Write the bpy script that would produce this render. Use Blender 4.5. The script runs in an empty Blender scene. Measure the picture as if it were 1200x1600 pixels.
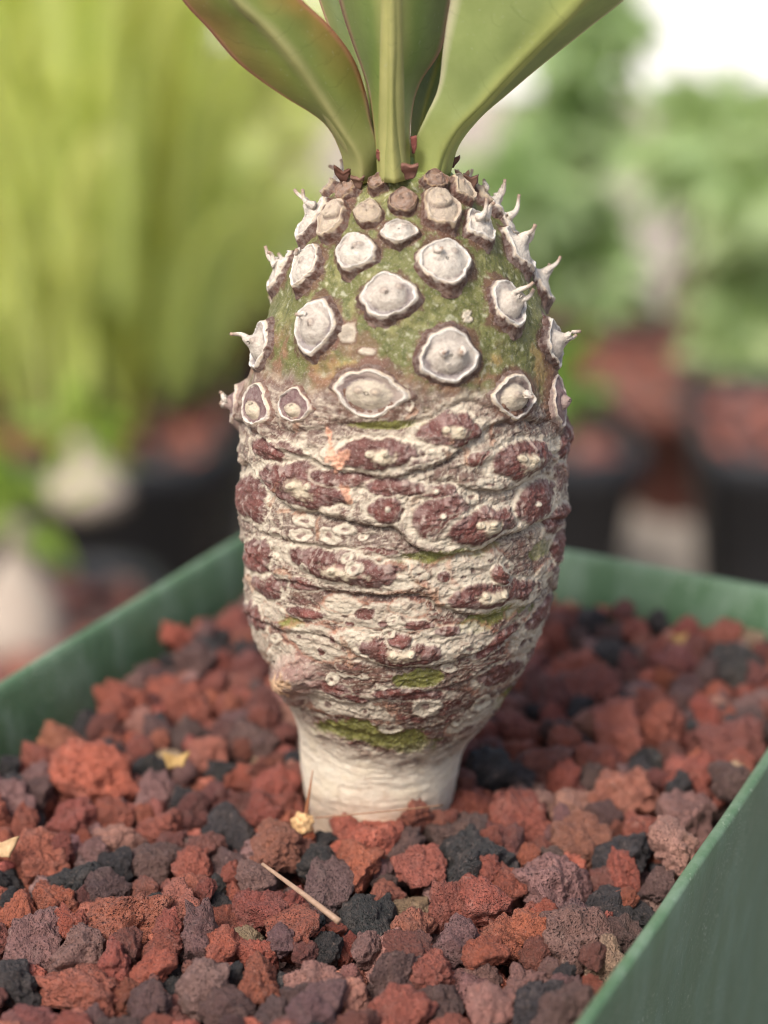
import bpy, bmesh, math, random
import numpy as np
from mathutils import Vector, Matrix, Quaternion

# ------------------------------------------------------------------ camera, sky, sun, exposure
S = 0.01                                   # geometry is written in centimetres, the scene is in metres
FPX, PITCH = 3090.0, math.radians(20)      # focal length in pixels of the 1200 x 1600 photograph
CAM = np.array([0.0719, -28.2572, 15.1482])
FW = np.array([0, math.cos(PITCH), -math.sin(PITCH)])
UPV = np.array([0, math.sin(PITCH), math.cos(PITCH)])
RT = np.array([1.0, 0, 0])

scene = bpy.context.scene
C = scene.collection
cam_d = bpy.data.cameras.new('camera')
cam_d.sensor_fit = 'VERTICAL'
cam_d.sensor_height = 36
cam_d.sensor_width = 27
cam_d.lens = FPX / 1600 * 36
cam_d.clip_start, cam_d.clip_end = 0.005, 60
cam_d.dof.use_dof = True
cam_d.dof.focus_distance = 0.2815
cam_d.dof.aperture_fstop = 10.0
cam = bpy.data.objects.new('camera', cam_d)
C.objects.link(cam)
cam.location = Vector(CAM * S)
cam.rotation_euler = (math.pi / 2 - PITCH, 0, 0)
scene.camera = cam

SUN_EL, SUN_AZ = math.radians(50), math.radians(-150)   # azimuth of the sun seen from above, from +Y clockwise
world = bpy.data.worlds.new('World')
scene.world = world
world.use_nodes = True
wn = world.node_tree
bg = wn.nodes['Background']
sky = wn.nodes.new('ShaderNodeTexSky')
sky.sky_type = 'NISHITA'
sky.sun_disc = False
sky.sun_elevation = SUN_EL
sky.sun_rotation = SUN_AZ
sky.air_density = 0.8
sky.dust_density = 3.5
sky.ozone_density = 0.4
wn.links.new(sky.outputs[0], bg.inputs[0])
bg.inputs[1].default_value = 0.10
sun_d = bpy.data.lights.new('sun', 'SUN')
sun_d.energy = 1.6
sun_d.angle = math.radians(16)
sun_d.color = (1.0, 0.985, 0.955)
sun = bpy.data.objects.new('sun', sun_d)
C.objects.link(sun)
sdir = Vector((math.sin(SUN_AZ) * math.cos(SUN_EL), math.cos(SUN_AZ) * math.cos(SUN_EL), math.sin(SUN_EL)))
sun.rotation_euler = sdir.to_track_quat('Z', 'Y').to_euler()
sun.location = sdir * 3
vs = scene.view_settings
vs.view_transform = 'Standard'
vs.look = 'None'
vs.gamma = 1
vs.use_curve_mapping = False
vs.exposure = 1.25
scene.cycles.use_denoising = True
scene.cycles.max_bounces = 6
scene.cycles.filter_width = 1.1

rng = np.random.default_rng(11)
random.seed(5)

# ------------------------------------------------------------------ pixel -> place
def pray(x, y):
    return FW + RT * (x - 600) / FPX + UPV * (800 - y) / FPX
def at_y(x, y, Y):
    d = pray(x, y); return CAM + d * ((Y - CAM[1]) / d[1])
def at_z(x, y, Z):
    d = pray(x, y); return CAM + d * ((Z - CAM[2]) / d[2])
def project(P):
    q = P - CAM
    dz = q @ FW
    return 600 + FPX * (q @ RT) / dz, 800 - FPX * (q @ UPV) / dz, dz

# ------------------------------------------------------------------ noise
_perm = np.random.default_rng(3).permutation(256)
_perm = np.concatenate([_perm, _perm])
_grad = np.random.default_rng(4).normal(size=(256, 3))
_grad /= np.linalg.norm(_grad, axis=1)[:, None]
_p2 = _perm[(_perm[:256, None] + np.arange(256)[None, :]) & 255].astype(np.int32)
_p3 = _perm.astype(np.int32); _gx, _gy, _gz = [np.ascontiguousarray(_grad[:, k]).astype(np.float32) for k in range(3)]
def noise(P):
    P = np.asarray(P)
    x, y, z = [np.asarray(P[:, k], dtype=np.float32) for k in range(3)]
    ix, iy, iz = np.floor(x), np.floor(y), np.floor(z)
    x = x - ix; y = y - iy; z = z - iz
    ix = ix.astype(np.int32); iy = iy.astype(np.int32); iz = iz.astype(np.int32) & 255
    X0, X1, Y0, Y1 = ix & 255, (ix + 1) & 255, iy & 255, (iy + 1) & 255
    u, v, w = [t * t * t * (t * (t * 6 - 15) + 10) for t in (x, y, z)]
    def pair(a, b_, dx, dy):
        h = _p2[a, b_] + iz
        g0 = _p3[h & 255]; g1 = _p3[(h + 1) & 255]
        e0 = _gx[g0] * (x - dx) + _gy[g0] * (y - dy) + _gz[g0] * z
        e1 = _gx[g1] * (x - dx) + _gy[g1] * (y - dy) + _gz[g1] * (z - 1)
        return e0 + (e1 - e0) * w
    a0 = pair(X0, Y0, 0, 0); a1 = pair(X1, Y0, 1, 0); b0 = pair(X0, Y1, 0, 1); b1 = pair(X1, Y1, 1, 1)
    a0 = a0 + (a1 - a0) * u; b0 = b0 + (b1 - b0) * u
    return (a0 + (b0 - a0) * v) * 1.5
def fbm(P, o=3, gain=0.5):
    P = np.asarray(P, float); r = 0; a = 1
    for k in range(o):
        r = r + a * noise(P * 2 ** k + 17.3 * k); a *= gain
    return r
def sm(a, b, x):
    t = np.clip((x - a) / (b - a), 0, 1)
    return t * t * (3 - 2 * t)

# ------------------------------------------------------------------ mesh helpers
def make_mesh(name, verts, faces, mats, cols=None, smooth=True, uvw=None, scale=S):
    verts = np.asarray(verts, dtype=np.float32) * scale
    me = bpy.data.meshes.new(name)
    if isinstance(faces, np.ndarray):
        n, k = faces.shape
        me.vertices.add(len(verts)); me.vertices.foreach_set('co', verts.ravel())
        me.loops.add(n * k); me.loops.foreach_set('vertex_index', faces.astype(np.int32).ravel())
        me.polygons.add(n)
        me.polygons.foreach_set('loop_start', np.arange(0, n * k, k, dtype=np.int32))
        me.polygons.foreach_set('loop_total', np.full(n, k, dtype=np.int32))
        me.update(calc_edges=True)
    else:
        me.from_pydata([tuple(map(float, v)) for v in verts], [], faces)
    if smooth:
        me.polygons.foreach_set('use_smooth', np.ones(len(me.polygons), dtype=bool))
    if cols is not None:
        a = me.attributes.new('tint', 'FLOAT_COLOR', 'POINT')
        c = np.ones((len(verts), 4), dtype=np.float32); c[:, :cols.shape[1]] = cols
        a.data.foreach_set('color', c.ravel())
    if uvw is not None:
        a = me.attributes.new('span', 'FLOAT_VECTOR', 'POINT')
        a.data.foreach_set('vector', np.asarray(uvw, dtype=np.float32).ravel())
    for m in (mats if isinstance(mats, (list, tuple)) else [mats]):
        me.materials.append(m)
    me.validate()
    return me
def obj(name, me, parent=None, loc=None):
    o = bpy.data.objects.new(name, me); C.objects.link(o)
    if parent is not None: o.parent = parent
    if loc is not None: o.location = Vector([float(v) * S for v in loc])
    return o
def tag(o, label=None, cat=None, group=None, kind=None):
    if label: o['label'] = label
    if cat: o['category'] = cat
    if group: o['group'] = group
    if kind: o['kind'] = kind
    return o
def empty(name, loc=(0, 0, 0)):
    o = obj(name, None, None, loc); o.empty_display_size = 0.01
    return o
def grid_faces(nu, nv, close_u=False, off=0):
    """nv rows of nu verts"""
    i = np.arange(nu if close_u else nu - 1); j = np.arange(nv - 1)
    I, J = np.meshgrid(i, j)
    I2 = (I + 1) % nu
    return np.stack([J * nu + I, J * nu + I2, (J + 1) * nu + I2, (J + 1) * nu + I], -1).reshape(-1, 4) + off
def tube(path, radii, n=10, cap=True):
    path = np.asarray(path, float); radii = np.asarray(radii, float)
    T = np.gradient(path, axis=0); T /= np.linalg.norm(T, axis=1)[:, None] + 1e-9
    ref = np.array([0.13, 0.21, 0.97]) if abs(T[0][2]) < 0.9 else np.array([1.0, 0.1, 0])
    A = np.cross(T, ref); A /= np.linalg.norm(A, axis=1)[:, None]
    B = np.cross(T, A)
    an = np.linspace(0, 2 * np.pi, n, endpoint=False)
    V = path[:, None] + radii[:, None, None] * (np.cos(an)[None, :, None] * A[:, None] + np.sin(an)[None, :, None] * B[:, None])
    V = V.reshape(-1, 3)
    F = [list(map(int, f)) for f in grid_faces(n, len(path), True)]
    if cap:
        F.append(list(range(n))[::-1]); F.append(list(range((len(path) - 1) * n, len(path) * n)))
    return V, F
def spline(pts, n):
    """Catmull-Rom through rows of any width"""
    P = np.asarray(pts, float)
    P = np.vstack([2 * P[0] - P[1], P, 2 * P[-1] - P[-2]])
    out = []
    m = len(P) - 3
    for t in np.linspace(0, m, n):
        k = min(int(t), m - 1); u = t - k
        a, b, c, d = P[k], P[k + 1], P[k + 2], P[k + 3]
        out.append(0.5 * (2 * b + (c - a) * u + (2 * a - 5 * b + 4 * c - d) * u * u + (3 * b - a - 3 * c + d) * u ** 3))
    return np.array(out)

# ------------------------------------------------------------------ material helpers
class Mat:
    def __init__(s, name, rough=0.6, spec=0.4):
        s.m = bpy.data.materials.new(name); s.m.use_nodes = True
        s.t = s.m.node_tree; s.b = s.t.nodes['Principled BSDF']
        s.b.inputs['Roughness'].default_value = rough
        s.b.inputs['Specular IOR Level'].default_value = spec
        s._co = None
    def n(s, kind, **kw):
        nd = s.t.nodes.new('ShaderNode' + kind)
        for k, v in kw.items(): setattr(nd, k, v)
        return nd
    def link(s, a, b): s.t.links.new(a, b)
    def co(s, scale=(1, 1, 1), seed=False):
        """object coordinates in centimetres"""
        tc = s.n('TexCoord'); mp = s.n('Mapping')
        mp.inputs['Scale'].default_value = [100 * k for k in scale]
        s.link(tc.outputs['Object'], mp.inputs[0])
        if seed:
            oi = s.n('ObjectInfo'); ad = s.n('VectorMath', operation='ADD'); mu = s.n('Math', operation='MULTIPLY')
            mu.inputs[1].default_value = 37.0
            s.link(oi.outputs['Random'], mu.inputs[0]); s.link(mp.outputs[0], ad.inputs[0]); s.link(mu.outputs[0], ad.inputs[1])
            return ad.outputs[0]
        return mp.outputs[0]
    def noise(s, co, scale, detail=4, rough=0.6, dist=0):
        nd = s.n('TexNoise'); s.link(co, nd.inputs['Vector'])
        nd.inputs['Scale'].default_value = scale; nd.inputs['Detail'].default_value = detail
        nd.inputs['Roughness'].default_value = rough; nd.inputs['Distortion'].default_value = dist
        return nd.outputs['Fac']
    def vor(s, co, scale, feature='F1'):
        nd = s.n('TexVoronoi', feature=feature); s.link(co, nd.inputs['Vector']); nd.inputs['Scale'].default_value = scale
        return nd.outputs['Distance']
    def ramp(s, fac, stops):
        nd = s.n('ValToRGB'); s.link(fac, nd.inputs[0])
        els = nd.color_ramp.elements
        while len(els) < len(stops): els.new(0.5)
        for e, (p, c) in zip(els, stops):
            e.position = p; e.color = (*c, 1) if len(c) == 3 else c
        return nd.outputs[0]
    def mix(s, fac, a, b, mode='MIX'):
        nd = s.n('Mix', data_type='RGBA', blend_type=mode)
        for i, v in ((0, fac), (6, a), (7, b)):
            if hasattr(v, 'is_linked') or hasattr(v, 'node'): s.link(v, nd.inputs[i])
            elif i == 0: nd.inputs[0].default_value = v
            else: nd.inputs[i].default_value = (*v, 1)
        return nd.outputs[2]
    def math(s, op, a, b=None):
        nd = s.n('Math', operation=op)
        for i, v in ((0, a), (1, b)):
            if v is None: continue
            if hasattr(v, 'node'): s.link(v, nd.inputs[i])
            else: nd.inputs[i].default_value = v
        return nd.outputs[0]
    def attr(s, name='tint', what='Color'):
        nd = s.n('Attribute', attribute_name=name); return nd.outputs[what]
    def color(s, c): 
        if hasattr(c, 'node'): s.link(c, s.b.inputs['Base Color'])
        else: s.b.inputs['Base Color'].default_value = (*c, 1)
    def bump(s, h, strength=0.5, dist=0.0003, prev=None):
        nd = s.n('Bump'); s.link(h, nd.inputs['Height']); nd.inputs['Strength'].default_value = strength
        nd.inputs['Distance'].default_value = dist
        if prev is not None: s.link(prev, nd.inputs['Normal'])
        s.link(nd.outputs[0], s.b.inputs['Normal']); return nd.outputs[0]
def lin(r, g, b):
    f = lambda c: (c / 255 / 12.92) if c / 255 <= 0.04045 else ((c / 255 + 0.055) / 1.055) ** 2.4
    return (f(r), f(g), f(b))

# ------------------------------------------------------------------ materials
def m_skin():
    m = Mat('stem_skin', 0.62, 0.3)
    co = m.co()
    n1 = m.noise(co, 9, 5, 0.7)
    n2 = m.noise(co, 38, 3, 0.6)
    c = m.attr()
    c = m.mix(m.math('MULTIPLY', m.ramp(n1, [(0.35, (0, 0, 0)), (0.75, (1, 1, 1))]), 0.35), c, m.mix(0.55, c, (0.95, 0.9, 0.8), 'SOFT_LIGHT'))
    sp = m.ramp(n2, [(0.56, (0, 0, 0)), (0.68, (1, 1, 1))])
    c = m.mix(m.math('MULTIPLY', sp, 0.30), c, (0.5, 0.43, 0.35))
    dk = m.ramp(m.noise(co, 23, 4, 0.7), [(0.30, (1, 1, 1)), (0.42, (0, 0, 0))])
    c = m.mix(m.math('MULTIPLY', dk, 0.35), c, (0.07, 0.04, 0.03))
    m.color(c)
    b = m.bump(n1, 0.45, 0.0004)
    b = m.bump(n2, 0.45, 0.00025, b)
    m.b.inputs['Subsurface Weight'].default_value = 0.04
    m.b.inputs['Subsurface Radius'].default_value = (0.002, 0.001, 0.0006)
    return m.m
def m_tubercle():
    m = Mat('tubercle_cork', 0.6, 0.3)
    co = m.co(seed=True)
    n1 = m.noise(co, 14, 4, 0.65); n2 = m.noise(co, 48, 3, 0.6)
    c = m.attr()
    c = m.mix(m.math('MULTIPLY', m.ramp(n1, [(0.38, (1, 1, 1)), (0.58, (0, 0, 0))]), 0.42), c, (0.30, 0.24, 0.20))
    c = m.mix(m.math('MULTIPLY', m.ramp(n2, [(0.32, (1, 1, 1)), (0.42, (0, 0, 0))]), 0.28), c, (0.16, 0.11, 0.085))
    m.color(c)
    b = m.bump(n1, 0.45, 0.0006); m.bump(n2, 0.5, 0.0003, b)
    return m.m
def m_stone(name, per_object):
    m = Mat(name, 0.66, 0.5)
    co = m.co(seed=per_object)
    if per_object:
        oi = m.n('ObjectInfo'); base = oi.outputs['Color']
    else:
        base = m.attr()
    k = 1.0 if per_object else 1.3
    n1 = m.noise(co, 1.6 * k, 5, 0.7); n2 = m.noise(co, 8.5 * k, 4, 0.65); v = m.vor(co, 8.5 * k); v2 = m.vor(co, 17 * k)
    c = m.mix(m.ramp(n1, [(0.3, (0, 0, 0)), (0.7, (1, 1, 1))]), m.mix(1.0, base, (0.62, 0.58, 0.60), 'MULTIPLY'), base)
    c = m.mix(m.math('MULTIPLY', m.ramp(n2, [(0.50, (0, 0, 0)), (0.75, (1, 1, 1))]), 0.30), c, m.mix(0.45, base, (0.50, 0.32, 0.27)))
    c = m.mix(m.math('MULTIPLY', m.ramp(m.noise(co, 1.1 * k, 3, 0.6), [(0.52, (0, 0, 0)), (0.66, (1, 1, 1))]), 0.40), c, m.mix(0.5, base, (0.17, 0.12, 0.10)))
    c = m.mix(m.math('MULTIPLY', m.ramp(m.noise(co, 3.1 * k, 4, 0.7), [(0.60, (0, 0, 0)), (0.72, (1, 1, 1))]), 0.35), c, (0.40, 0.27, 0.21))
    pit = m.ramp(v, [(0.16, (1, 1, 1)), (0.30, (0, 0, 0))])
    c = m.mix(m.math('MULTIPLY', pit, 0.65), c, m.mix(1.0, base, (0.35, 0.3, 0.3), 'MULTIPLY'))
    m.color(c)
    h = m.math('ADD', m.math('MULTIPLY', n2, 0.8), m.math('MULTIPLY', m.ramp(v, [(0.1, (0, 0, 0)), (0.35, (1, 1, 1))]), 0.8))
    h = m.math('ADD', h, m.math('MULTIPLY', m.ramp(v2, [(0.1, (0, 0, 0)), (0.4, (1, 1, 1))]), 0.35))
    m.bump(h, 0.9, 0.0010)
    return m.m
def m_pot():
    m = Mat('green_plastic', 0.45, 0.3)
    co = m.co(); cs = m.co((0.9, 0.9, 0.3))
    base = m.ramp(m.noise(co, 0.35, 3), [(0.3, (0.060, 0.116, 0.056)), (0.7, (0.085, 0.148, 0.076))])
    res = m.math('MULTIPLY', m.ramp(m.noise(cs, 1.5, 5, 0.65, 0.4), [(0.44, (0, 0, 0)), (0.70, (1, 1, 1))]), m.ramp(m.noise(co, 5, 4, 0.8), [(0.25, (0.3, 0.3, 0.3)), (0.7, (1, 1, 1))]))
    c = m.mix(m.math('MULTIPLY', res, 0.5), base, (0.28, 0.35, 0.28))
    dots = m.ramp(m.noise(co, 22, 2, 0.5), [(0.62, (0, 0, 0)), (0.70, (1, 1, 1))])
    c = m.mix(m.math('MULTIPLY', m.math('MULTIPLY', dots, m.ramp(m.noise(co, 0.6, 3), [(0.45, (0, 0, 0)), (0.6, (1, 1, 1))])), 0.7), c, (0.45, 0.48, 0.38))
    scr = m.ramp(m.noise(m.co((6, 6, 0.5)), 2.2, 3), [(0.68, (0, 0, 0)), (0.74, (1, 1, 1))])
    c = m.mix(m.math('MULTIPLY', scr, 0.5), c, (0.30, 0.36, 0.28))
    m.color(c)
    m.link(m.ramp(res, [(0.0, (0.48,) * 3), (0.8, (0.7,) * 3)]), m.b.inputs['Roughness'])
    m.bump(m.noise(co, 3, 4), 0.25, 0.0008)
    m.b.inputs['Subsurface Weight'].default_value = 0.0
    return m.m
def m_leaf(name, veins=True, trans=0.35, rough=0.42):
    """tint holds the leaf colour, span = (along, across -1..1, 0)"""
    m = Mat(name, rough, 0.4)
    c = m.attr(); co = m.co()
    n1 = m.noise(co, 2.2, 4, 0.6)
    c = m.mix(m.math('MULTIPLY', m.ramp(n1, [(0.3, (1, 1, 1)), (0.62, (0, 0, 0))]), 0.35), c, m.mix(1.0, c, (0.6, 0.68, 0.5), 'MULTIPLY'))
    fl = m.ramp(m.noise(co, 17, 2, 0.5), [(0.68, (0, 0, 0)), (0.76, (1, 1, 1))])
    c = m.mix(m.math('MULTIPLY', fl, 0.22), c, (0.62, 0.62, 0.5))
    if veins:
        sp = m.attr('span', 'Vector'); se = m.n('SeparateXYZ'); m.link(sp, se.inputs[0])
        ab = m.math('ABSOLUTE', se.outputs[1])
        ph = m.math('SUBTRACT', se.outputs[0], m.math('MULTIPLY', ab, 0.10))
        ph = m.math('ADD', ph, m.math('MULTIPLY', n1, 0.09))
        w = m.math('ABSOLUTE', m.math('SUBTRACT', m.math('FRACT', m.math('MULTIPLY', ph, 15)), 0.5))
        vm = m.ramp(w, [(0.0, (1, 1, 1)), (0.07, (0, 0, 0))])
        c = m.mix(m.math('MULTIPLY', m.math('MULTIPLY', vm, m.ramp(n1, [(0.42, (0, 0, 0)), (0.62, (1, 1, 1))])), 0.30), c, m.mix(1.0, c, (0.45, 0.5, 0.42), 'MULTIPLY'))
        m.bump(m.math('ADD', m.math('MULTIPLY', vm, -0.1), n1), 0.2, 0.0004)
    m.color(c)
    tr = m.n('BsdfTranslucent'); m.link(m.mix(1.0, c, (1.0, 1.0, 0.75), 'MULTIPLY'), tr.inputs[0])
    mx = m.n('MixShader'); mx.inputs[0].default_value = trans
    out = m.t.nodes['Material Output']
    m.link(m.b.outputs[0], mx.inputs[1]); m.link(tr.outputs[0], mx.inputs[2]); m.link(mx.outputs[0], out.inputs[0])
    return m.m
def m_plain(name, c1, c2, scale=1.5, rough=0.7, bump=0.4, spec=0.3):
    m = Mat(name, rough, spec); co = m.co()
    n1 = m.noise(co, scale, 5, 0.65)
    m.color(m.ramp(n1, [(0.3, c1), (0.7, c2)]))
    m.bump(n1, bump, 0.001)
    return m.m
def m_tinted(name, rough=0.7, nscale=12, bump=0.4):
    m = Mat(name, rough, 0.3); co = m.co()
    n1 = m.noise(co, nscale, 4, 0.65)
    c = m.attr()
    m.color(m.mix(m.ramp(n1, [(0.3, (0, 0, 0)), (0.7, (1, 1, 1))]), m.mix(1.0, c, (0.66, 0.6, 0.55), 'MULTIPLY'), c))
    m.bump(n1, bump, 0.0004)
    return m.m

M = dict(
    skin=m_skin(), tub=m_tubercle(), stone=m_stone('lava_stone', True), gravel=m_stone('lava_gravel', False), pot=m_pot(),
    leaf=m_leaf('leaf_blade', True, 0.5, 0.5), bush=m_leaf('bush_leaf', False, 0.5, 0.5), strap=m_leaf('strap_leaf', False, 0.5, 0.5),
    tinted=m_tinted('dry_matter'),
    soil=m_plain('soil', (0.022, 0.012, 0.010), (0.06, 0.028, 0.022), 5),
    black=m_plain('black_plastic', (0.012, 0.013, 0.015), (0.024, 0.025, 0.028), 1, 0.5, 0.15),
    terra=m_plain('maroon_clay', (0.10, 0.035, 0.028), (0.16, 0.06, 0.045), 1),
    bench=m_plain('grey_bench_board', (0.16, 0.15, 0.13), (0.27, 0.25, 0.22), 0.5),
    floor=m_plain('beige_concrete', (0.24, 0.20, 0.165), (0.32, 0.27, 0.225), 0.05),
    wall=m_plain('whitewash', (0.82, 0.81, 0.79), (0.90, 0.89, 0.87), 0.08),
    cream=m_plain('cream_bark', (0.30, 0.235, 0.18), (0.42, 0.35, 0.28), 1.5),
    twig=m_plain('brown_twig', (0.10, 0.07, 0.045), (0.2, 0.14, 0.09), 3),
)

# ------------------------------------------------------------------ setting: floor, wall, bench
BENCH_Z = -11.0
def box(name, x0, x1, y0, y1, z0, z1, mat, bev=0.0, parent=None):
    bm = bmesh.new()
    bmesh.ops.create_cube(bm, size=1)
    for v in bm.verts:
        v.co = Vector(((x0 + x1) / 2 + v.co.x * (x1 - x0), (y0 + y1) / 2 + v.co.y * (y1 - y0), (z0 + z1) / 2 + v.co.z * (z1 - z0))) * S
    if bev: bmesh.ops.bevel(bm, geom=bm.edges[:], offset=bev * S, segments=2, affect='EDGES')
    me = bpy.data.meshes.new(name); bm.to_mesh(me); bm.free(); me.materials.append(mat)
    return obj(name, me, parent)
FLOOR_Z = -68.5
fl = box('floor', -900, 900, -300, 760, -80, FLOOR_Z, M['floor']); tag(fl, 'beige concrete floor beyond the bench', kind='structure')
wl = box('wall', -900, 900, 560, 575, FLOOR_Z + .4, 260, M['wall']); tag(wl, 'whitewashed wall behind the plants', kind='structure')
bench = empty('bench', (0, 0, FLOOR_Z))
tag(bench, 'low weathered grey wooden bench under the green pot', 'bench')
for k in range(4):
    y0 = -30 + k * 12.4
    box('plank', -45, 45, y0, y0 + 12.1, BENCH_Z - 2.2 - FLOOR_Z, BENCH_Z - FLOOR_Z, M['bench'], 0.3, bench)
for sx in (-41, 41):
    for yy in (-25, 14):
        box('leg', sx - 2.5, sx + 2.5, yy - 2.5, yy + 2.5, 0.1, BENCH_Z - 2.25 - FLOOR_Z, M['bench'], 0.3, bench)

# ------------------------------------------------------------------ the green pot
RIM = 1.0
Bk = np.array([-1.90, 11.21]); dA = np.array([math.cos(math.radians(-26.9)), math.sin(math.radians(-26.9))])
dB = np.array([math.cos(math.radians(-116.4)), math.sin(math.radians(-116.4))])
LA, LB = 12.36, 19.0
def pot_ring(inset, radius, n=10):
    """rounded parallelogram, corners Bk, R, N, L; returns points going round"""
    cs = [Bk, Bk + dA * LA, Bk + dA * LA + dB * LB, Bk + dB * LB]
    nA = np.array([-dA[1], dA[0]]); nB = np.array([dB[1], -dB[0]])
    ctr = sum(cs) / 4
    out = []
    for k in range(4):
        c = cs[k]; p = cs[k - 1] - c; q = cs[(k + 1) % 4] - c
        p = p / np.linalg.norm(p); q = q / np.linalg.norm(q)
        cc = c + (p + q) * (inset + radius)
        a0 = -q * radius; a1 = -p * radius
        for t in np.linspace(0, 1, n):
            d = (-p) * math.sin(t * math.pi / 2) + (-q) * math.cos(t * math.pi / 2)
            out.append(cc + d * radius)
    # order within a corner must follow the walk from the previous side to the next
    return np.array(out), ctr
def pot_loop(inset, radius, sub=16):
    pts, ctr = pot_ring(inset, radius)
    n = 10
    res = []
    for k in range(4):
        seg = pts[k * n:(k + 1) * n][::1]
        res.append(seg)
    # walk: corner k starts on side (k-1,k), ends on side (k,k+1)
    loop = []
    for k in range(4):
        seg = res[k]
        prev = pts[((k - 1) % 4) * n:((k - 1) % 4 + 1) * n]
        if np.linalg.norm(seg[0] - prev.mean(0)) > np.linalg.norm(seg[-1] - prev.mean(0)): seg = seg[::-1]
        loop.append(seg)
    full = []
    for k in range(4):
        a = loop[k]; b = loop[(k + 1) % 4]
        full.extend(a)
        for t in np.linspace(0, 1, sub + 2)[1:-1]:
            bow = 0.10 * math.sin(math.pi * t)
            p = a[-1] * (1 - t) + b[0] * t
            d = p - ctr; nrm = np.array([(b[0] - a[-1])[1], -(b[0] - a[-1])[0]]); nrm /= np.linalg.norm(nrm)
            if nrm @ d < 0: nrm = -nrm
            full.append(p + nrm * bow)
    return np.array(full)
def build_pot():
    prof = []   # (inset, z) from the inner floor up, over the lip and down the outside
    prof += [(2.2, BENCH_Z + 0.5), (0.62, -4.0), (0.36, 0.2), (0.23, RIM - 0.20), (0.185, RIM - 0.05), (0.15, RIM - 0.008), (0.085, RIM + 0.004), (0.035, RIM - 0.006),
             (0.01, RIM - 0.03), (0.0, RIM - 0.07), (0.015, RIM - 0.45), (0.05, RIM - 0.8), (0.12, RIM - 1.4), (0.20, -2.0), (0.38, -6.0), (0.60, BENCH_Z + 0.35), (0.85, BENCH_Z + 0.02), (2.3, BENCH_Z + 0.02)]
    rows = [np.c_[pot_loop(i, 1.25 if i < 1.5 else 1.0), np.full(4 * 26, z)] for i, z in prof]
    n = len(rows[0])
    # resample the height so the plastic can wobble a little
    V = np.vstack(rows)
    F = [list(map(int, f)) for f in grid_faces(n, len(rows), True)]
    F.append(list(range(n))); F.append(list(range((len(rows) - 1) * n, len(rows) * n))[::-1])
    V[:, :2] += 0.02 * np.stack([noise(V * 0.5), noise(V * 0.5 + 9)], 1)
    base = np.array([2.0, 2.0, BENCH_Z])
    p = empty('plant_pot', base)
    tag(p, 'square green plastic pot filled with red lava stones', 'pot')
    nr = 13
    o1 = obj('pot_wall', make_mesh('pot_wall', V - base, F, M['pot']), p)
    return p
pot = build_pot()
def in_pot(x, y, inset):
    d = np.array([x, y]) - Bk
    m_ = np.array([[dA[0], dB[0]], [dA[1], dB[1]]]); a, b = np.linalg.solve(m_, d)
    return a > inset and a < LA - inset and b > inset and b < LB - inset
def wall_dist(x, y):
    d = np.array([x, y]) - Bk
    m_ = np.array([[dA[0], dB[0]], [dA[1], dB[1]]]); a, b = np.linalg.solve(m_, d)
    return [b, LA - a, LB - b, a]     # back right wall, near right wall, front wall, back left wall
lp = pot_loop(1.0, 1.0)
so = obj('soil', make_mesh('soil', np.vstack([np.c_[lp, np.full(len(lp), -1.55)], np.c_[lp * 0.9 + lp.mean(0) * 0.1, np.full(len(lp), -4.0)]]),
         [list(range(len(lp)))] + [list(map(int, f)) for f in grid_faces(len(lp), 2, True)], M['soil'], smooth=False))
tag(so, 'dark soil hidden below the lava stones', kind='structure')

# ------------------------------------------------------------------ the succulent: stem surface
SIL = [(262, 578, 690), (272, 555, 708), (283, 541, 717), (300, 527, 730), (330, 505, 757), (370, 479, 788), (410, 458, 813), (460, 434, 840), (500, 416, 856), (550, 402, 866),
       (590, 391, 872), (620, 381, 877), (650, 377, 881), (680, 380, 882), (700, 382, 882), (740, 377, 880), (770, 374, 880), (800, 376, 878), (830, 380, 875), (860, 384, 874),
       (900, 386, 868), (940, 388, 856), (970, 394, 845), (1000, 407, 832), (1050, 432, 806), (1080, 447, 788), (1105, 459, 768), (1125, 466, 748), (1145, 468, 731), (1170, 468, 721),
       (1200, 470, 715), (1230, 476, 710), (1260, 484, 704), (1300, 490, 700), (1350, 494, 696)]
zz, cx, rr = [], [], []
for y, l, r in SIL:
    a, b = at_y(l, y, 0), at_y(r, y, 0)
    zz.append(a[2]); cx.append((a[0] + b[0]) / 2); rr.append((b[0] - a[0]) / 2)
zz, cx, rr = map(lambda v: np.array(v)[::-1], (zz, cx, rr))
ztop = zz[-1]
zz = np.append(zz, [ztop + 0.10, ztop + 0.16]); cx = np.append(cx, [cx[-1]] * 2); rr = np.append(rr, [rr[-1] * 0.62, 0.02])
NZ = 680
par = np.concatenate([[0], np.cumsum(np.hypot(np.diff(zz), np.diff(rr)))])
ps = np.linspace(0, par[-1], NZ)
def smooth1(v, k=9):
    w = np.hanning(k + 2)[1:-1]; w /= w.sum()
    return np.convolve(np.pad(v, k // 2, mode='edge'), w, 'valid')
Zs = np.interp(ps, par, zz); Xs = smooth1(np.interp(ps, par, cx), 61); Rs = np.interp(ps, par, rr)
Rs[:-30] = smooth1(Rs, 41)[:-30]
def body_point(phi, z):
    """phi = 0 faces the camera, positive to the right"""
    R = np.interp(z, Zs, Rs); X = np.interp(z, Zs, Xs)
    return np.stack([X + R * np.sin(phi), -R * np.cos(phi), z + 0 * phi], -1)
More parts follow.
